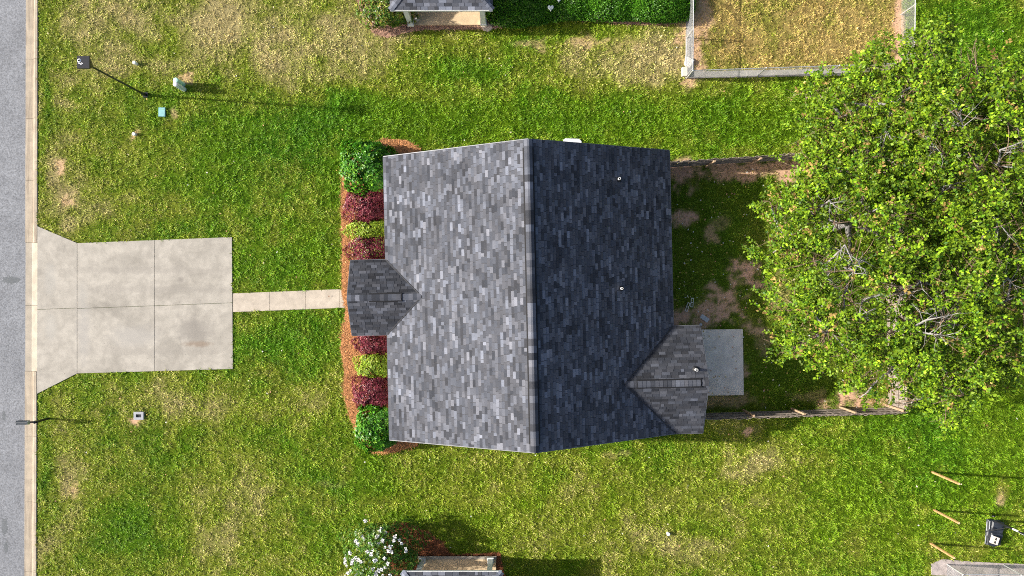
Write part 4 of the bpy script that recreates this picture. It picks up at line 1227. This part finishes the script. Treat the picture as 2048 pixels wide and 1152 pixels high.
# loose pieces in the back yard
fr = plain('bleached_wood', (.90, .86, .76), .7, .15)
for (cx, cy, rz, lab) in ((1374.5, 614, -.36, 'pale narrow wooden frame lying nearest the house wall'), (1383.5, 605, -.08, 'pale narrow wooden frame with a bluish end lying in the back yard')):
    b = at(cx, cy); t = thing('narrow_frame', lab, 'frame', tuple(b), rz, group='pale frames in the back yard')  # narrow open frames of pale strips, purpose unknown
    for c, s in (((-.055, 0, .05), (.025, .47, .05)), ((.055, 0, .05), (.025, .47, .05)), ((0, .22, .05), (.085, .03, .05)), ((0, -.22, .05), (.085, .03, .05)), ((0, 0, .05), (.085, .025, .05))):
        MB().box(c, s).build('slat', fr, t)
b = at(1408.5, 636.5); tag(MB().box((b[0], b[1], .05), (.46, .23, .09), -.62).build('paver', plain('grey_paver', (.52, .53, .53), .8, .1), loc=tuple(b), bevel=.01), 'pale grey rectangular paver beside the patch of bare soil', 'paver')
b = at(1401, 649); tag(MB().lathe((b[0], b[1], 0), [(.07, -.02), (.085, .04), (.05, .08), (.002, .09)], 7).build('stone', plain('pale_stone', (.5, .52, .54), .8, .2), loc=tuple(b)), 'small pale stone at the corner of the rear roof', 'stone')

# by the top fence corner
bs = at(1368, 145); tag(MB().box((bs[0], bs[1], .1), (.27, .46, .2), .02).build('concrete_block', plain('cream_block', (.66, .60, .50), .8, .12), loc=tuple(bs), bevel=.012), 'cream concrete block outside the chain link corner', 'block')
P = [at(x_, y_) for x_, y_ in ((1368.5, 131), (1379, 137), (1388, 122), (1380, 117), (1371, 113), (1369, 122))]
c = at(1376, 124); tag(MB().prism([(p[0], p[1]) for p in P], .02, .13, .02).build('flagstone', plain('cream_stone', (.72, .67, .60), .8, .12), loc=tuple(c)), 'irregular cream flagstone lying under the chain link gate', 'stone')
P = [at(x_, y_) for x_, y_ in ((960, 49), (967, 62), (977, 64), (986, 58), (984, 50), (974, 46))]
tag(MB().prism([(p[0], p[1]) for p in P], -.02, .07, .02).build('step_stone', plain('tan_stone', (.56, .47, .38), .85, .2), loc=tuple(at(973, 55))), 'rough tan step stone at the right foot of the top porch', 'stone')
b = at(834, 38.5, .16); tag(MB().box((b[0], b[1], .166), (.22, .20, .03), .5).build('tile', plain('cream_tile', (.78, .72, .66), .6, .06), loc=tuple(b)), 'small square cream tile lying on the top porch floor', 'tile')
for (cx, cy, k, lab) in ((1101.5, 15, 1.0, 'white heart-shaped stone on the green mound at the top'), (1118, -2, .9, 'white heart-shaped stone cut by the top edge')):
    b = at(cx, cy, .82); hp = []
    for a in np.linspace(0, 2 * math.pi, 22, endpoint=False):
        hp.append((b[0] + k * .0095 * 16 * math.sin(a) ** 3, b[1] + k * .0095 * (13 * math.cos(a) - 5 * math.cos(2 * a) - 2 * math.cos(3 * a) - math.cos(4 * a))))
    tag(MB().prism(hp[::-1], .72, .84, .015).build('heart_stone', plain('white_stone', (.66, .74, .72), .7, .08), loc=(b[0], b[1], .72)), lab, 'stone')

# posts standing in the lawn at the right
for (bx_, by_, tx_, ty_, lab) in ((1864, 944, 1919, 967, 'topmost of the three wooden stakes in the right lawn'), (1868, 1020, 1917.5, 1047, 'middle one of the three wooden stakes in the right lawn'), (1861, 1087, 1908, 1117, 'lowest of the three wooden stakes, by the grey soil corner')):
    b = at(bx_, by_); sw = thing('wooden_stake', lab, 'stake', tuple(b), .35, group='wooden stakes in the right lawn')
    h_ = CAM_H * (1 - (math.hypot(bx_ - 1024, by_ - 576) / math.hypot(tx_ - 1024, ty_ - 576)))
    MB().box((0, 0, h_ / 2 - .05), (.085, .085, h_ + .1)).build('shaft', plain('raw_lumber', (.50, .28, .12), .8, .25, 5), sw, bevel=.006)
    MB().box((0, 0, h_ + .008), (.083, .083, .016)).build('end_grain', plain('end_grain_wood', (.62, .46, .28), .8, .2), sw)

# portable basketball goal: weighted base, strut, pole, backboard just beyond the frame
b = at(1982, 1056); bg_ = thing('basketball_goal', 'portable basketball goal with a black plastic base on the right lawn', 'basketball goal', tuple(b))
M_poly = plain('black_polyethylene', (.028, .033, .042), .45, .3, 4, spec=.5)


def loc_px(px, py, z): return at(px, py, z) - b


bp_ = [loc_px(*q_, 0) for q_ in ((1972, 1037), (1996, 1039), (2005, 1046), (2004, 1058), (2000, 1070), (1998, 1088), (1985, 1092), (1970, 1088), (1969, 1070), (1971, 1056))]
base_o = MB().prism([(p[0], p[1]) for p in bp_][::-1], .02, .17, .05).build('base', M_poly, bg_)
MB().prism([(p[0] * .72 + .1, p[1] * .35 + .25) for p in bp_][::-1], .15, .27, .05).build('base_hump', M_poly, base_o)
MB().prism([(p[0] * .72 + .06, p[1] * .42 - .38) for p in bp_][::-1], .15, .23, .04).build('base_hump', M_poly, base_o)
for (x0_, y0_, x1_, y1_) in ((1974, 1043, 1973, 1061), (1972, 1071, 1970, 1087), (1980, 1042, 1979, 1058)):
    A, B = loc_px(x0_, y0_, .19), loc_px(x1_, y1_, .19)
    MB().tube([A + (0, 0, .0), B], .018, 6).build('moulded_rib', plain('worn_edge', (.32, .34, .36), .5, .2), base_o)
foot = loc_px(1990, 1042, .2); top_ = foot + np.array((.28, -.05, 2.9)); A = foot * .62 + top_ * .38; B = foot * .5 + top_ * .5
MB().tube([foot, A], .05, 12).build('pole', M_black, bg_); MB().tube([A, B], .045, 12).build('pole_sleeve', M_white, bg_); MB().tube([B, top_], .045, 12).build('pole', M_black, bg_)
MB().tube([loc_px(1971, 1063, .15), foot + np.array((.05, 0, .9))], .022, 8).build('strut', M_black, bg_)
MB().tube([B + (.0, -.04, 0), B + (.25, -.16, .2), B + (.55, -.2, .75)], .022, 8).build('adjuster', M_galv, bg_)
MB().lathe(loc_px(1988, 1058, .26), [(.09, 0), (.09, .04), (.05, .06)], 12).build('filler_cap', M_black, base_o)
for s in (-1, 1): MB().tube([foot + (.0, s * .25 - .05, -.10), foot + (.0, s * .25 + .0, -.10)], .09, 12).build('wheel', M_black, bg_)
bd = MB().box(tuple(top_ + (.75, 0, .25)), (.05, 1.1, .75)).build('backboard', M_white, bg_)
MB().tube([top_, top_ + (.72, 0, .15)], .035, 8).build('extension_arm', M_black, bg_)
rim = MB(); rc = top_ + np.array((1.05, 0, .02)); rim.tube([rc + (.23 * math.cos(a), .23 * math.sin(a), 0) for a in np.linspace(0, 2 * math.pi, 21)], .01, 6); rim.build('rim', plain('orange_paint', (.6, .13, .03), .5), bg_)
cb = at(1992.5, 1082, .42); blk = thing('cinder_block', 'cream cinder block weighing down the basketball goal base', 'block', (cb[0], cb[1], .2), -.32, group=None)
m = MB()
for c, s in (((0, .17, .1), (.30, .045, .2)), ((0, -.17, .1), (.30, .045, .2)), ((0, 0, .1), (.30, .05, .2)), ((-.105, .0, .1), (.09, .295, .196)), ((.115, .0, .1), (.07, .295, .196))): m.box(c, s)
m.build('block_body', plain('cream_cinder', (.68, .62, .54), .9, .12, 14, bump=.4), blk)
MB().box((.03, 0, .05), (.11, .28, .06)).build('hollow', M_black, blk)

# fallen leaves: pale flecks in the back yard and on the lawns
n = 420; x, y = sprinkle(n, *at(1350, 0)[:1], at(1760, 0)[0], at(0, 815)[1], at(0, 340)[1])
x2, y2 = sprinkle(260, -24, 26, -14.5, 14.5); k = ~inside(x2, y2, DRIVE) & ~inside(x2, y2, HOUSE) & (x2 > kerb_x(y2) + .8); x = np.concatenate([x, x2[k]]); y = np.concatenate([y, y2[k]]); n = len(x)
a = rng.uniform(0, 6.28, n); D = np.stack([np.cos(a), np.sin(a), rng.normal(0, .2, n)], 1)
C = np.array([(.62, .55, .36), (.60, .42, .12), (.55, .30, .18), (.66, .64, .58)])[rng.integers(0, 4, n)]
tag(quads_mesh('fallen_leaves', leaf_quads(np.stack([x, y, np.full(n, .10)], 1), D, np.tile((0, 0, 1.), (n, 1)) + rng.normal(0, .2, (n, 3)), rng.uniform(.06, .13, n), rng.uniform(.04, .08, n)), C, attr_mat('dead_leaf', .7, .2)), 'pale dry leaves scattered over the back yard and lawns', 'leaves', kind='stuff')
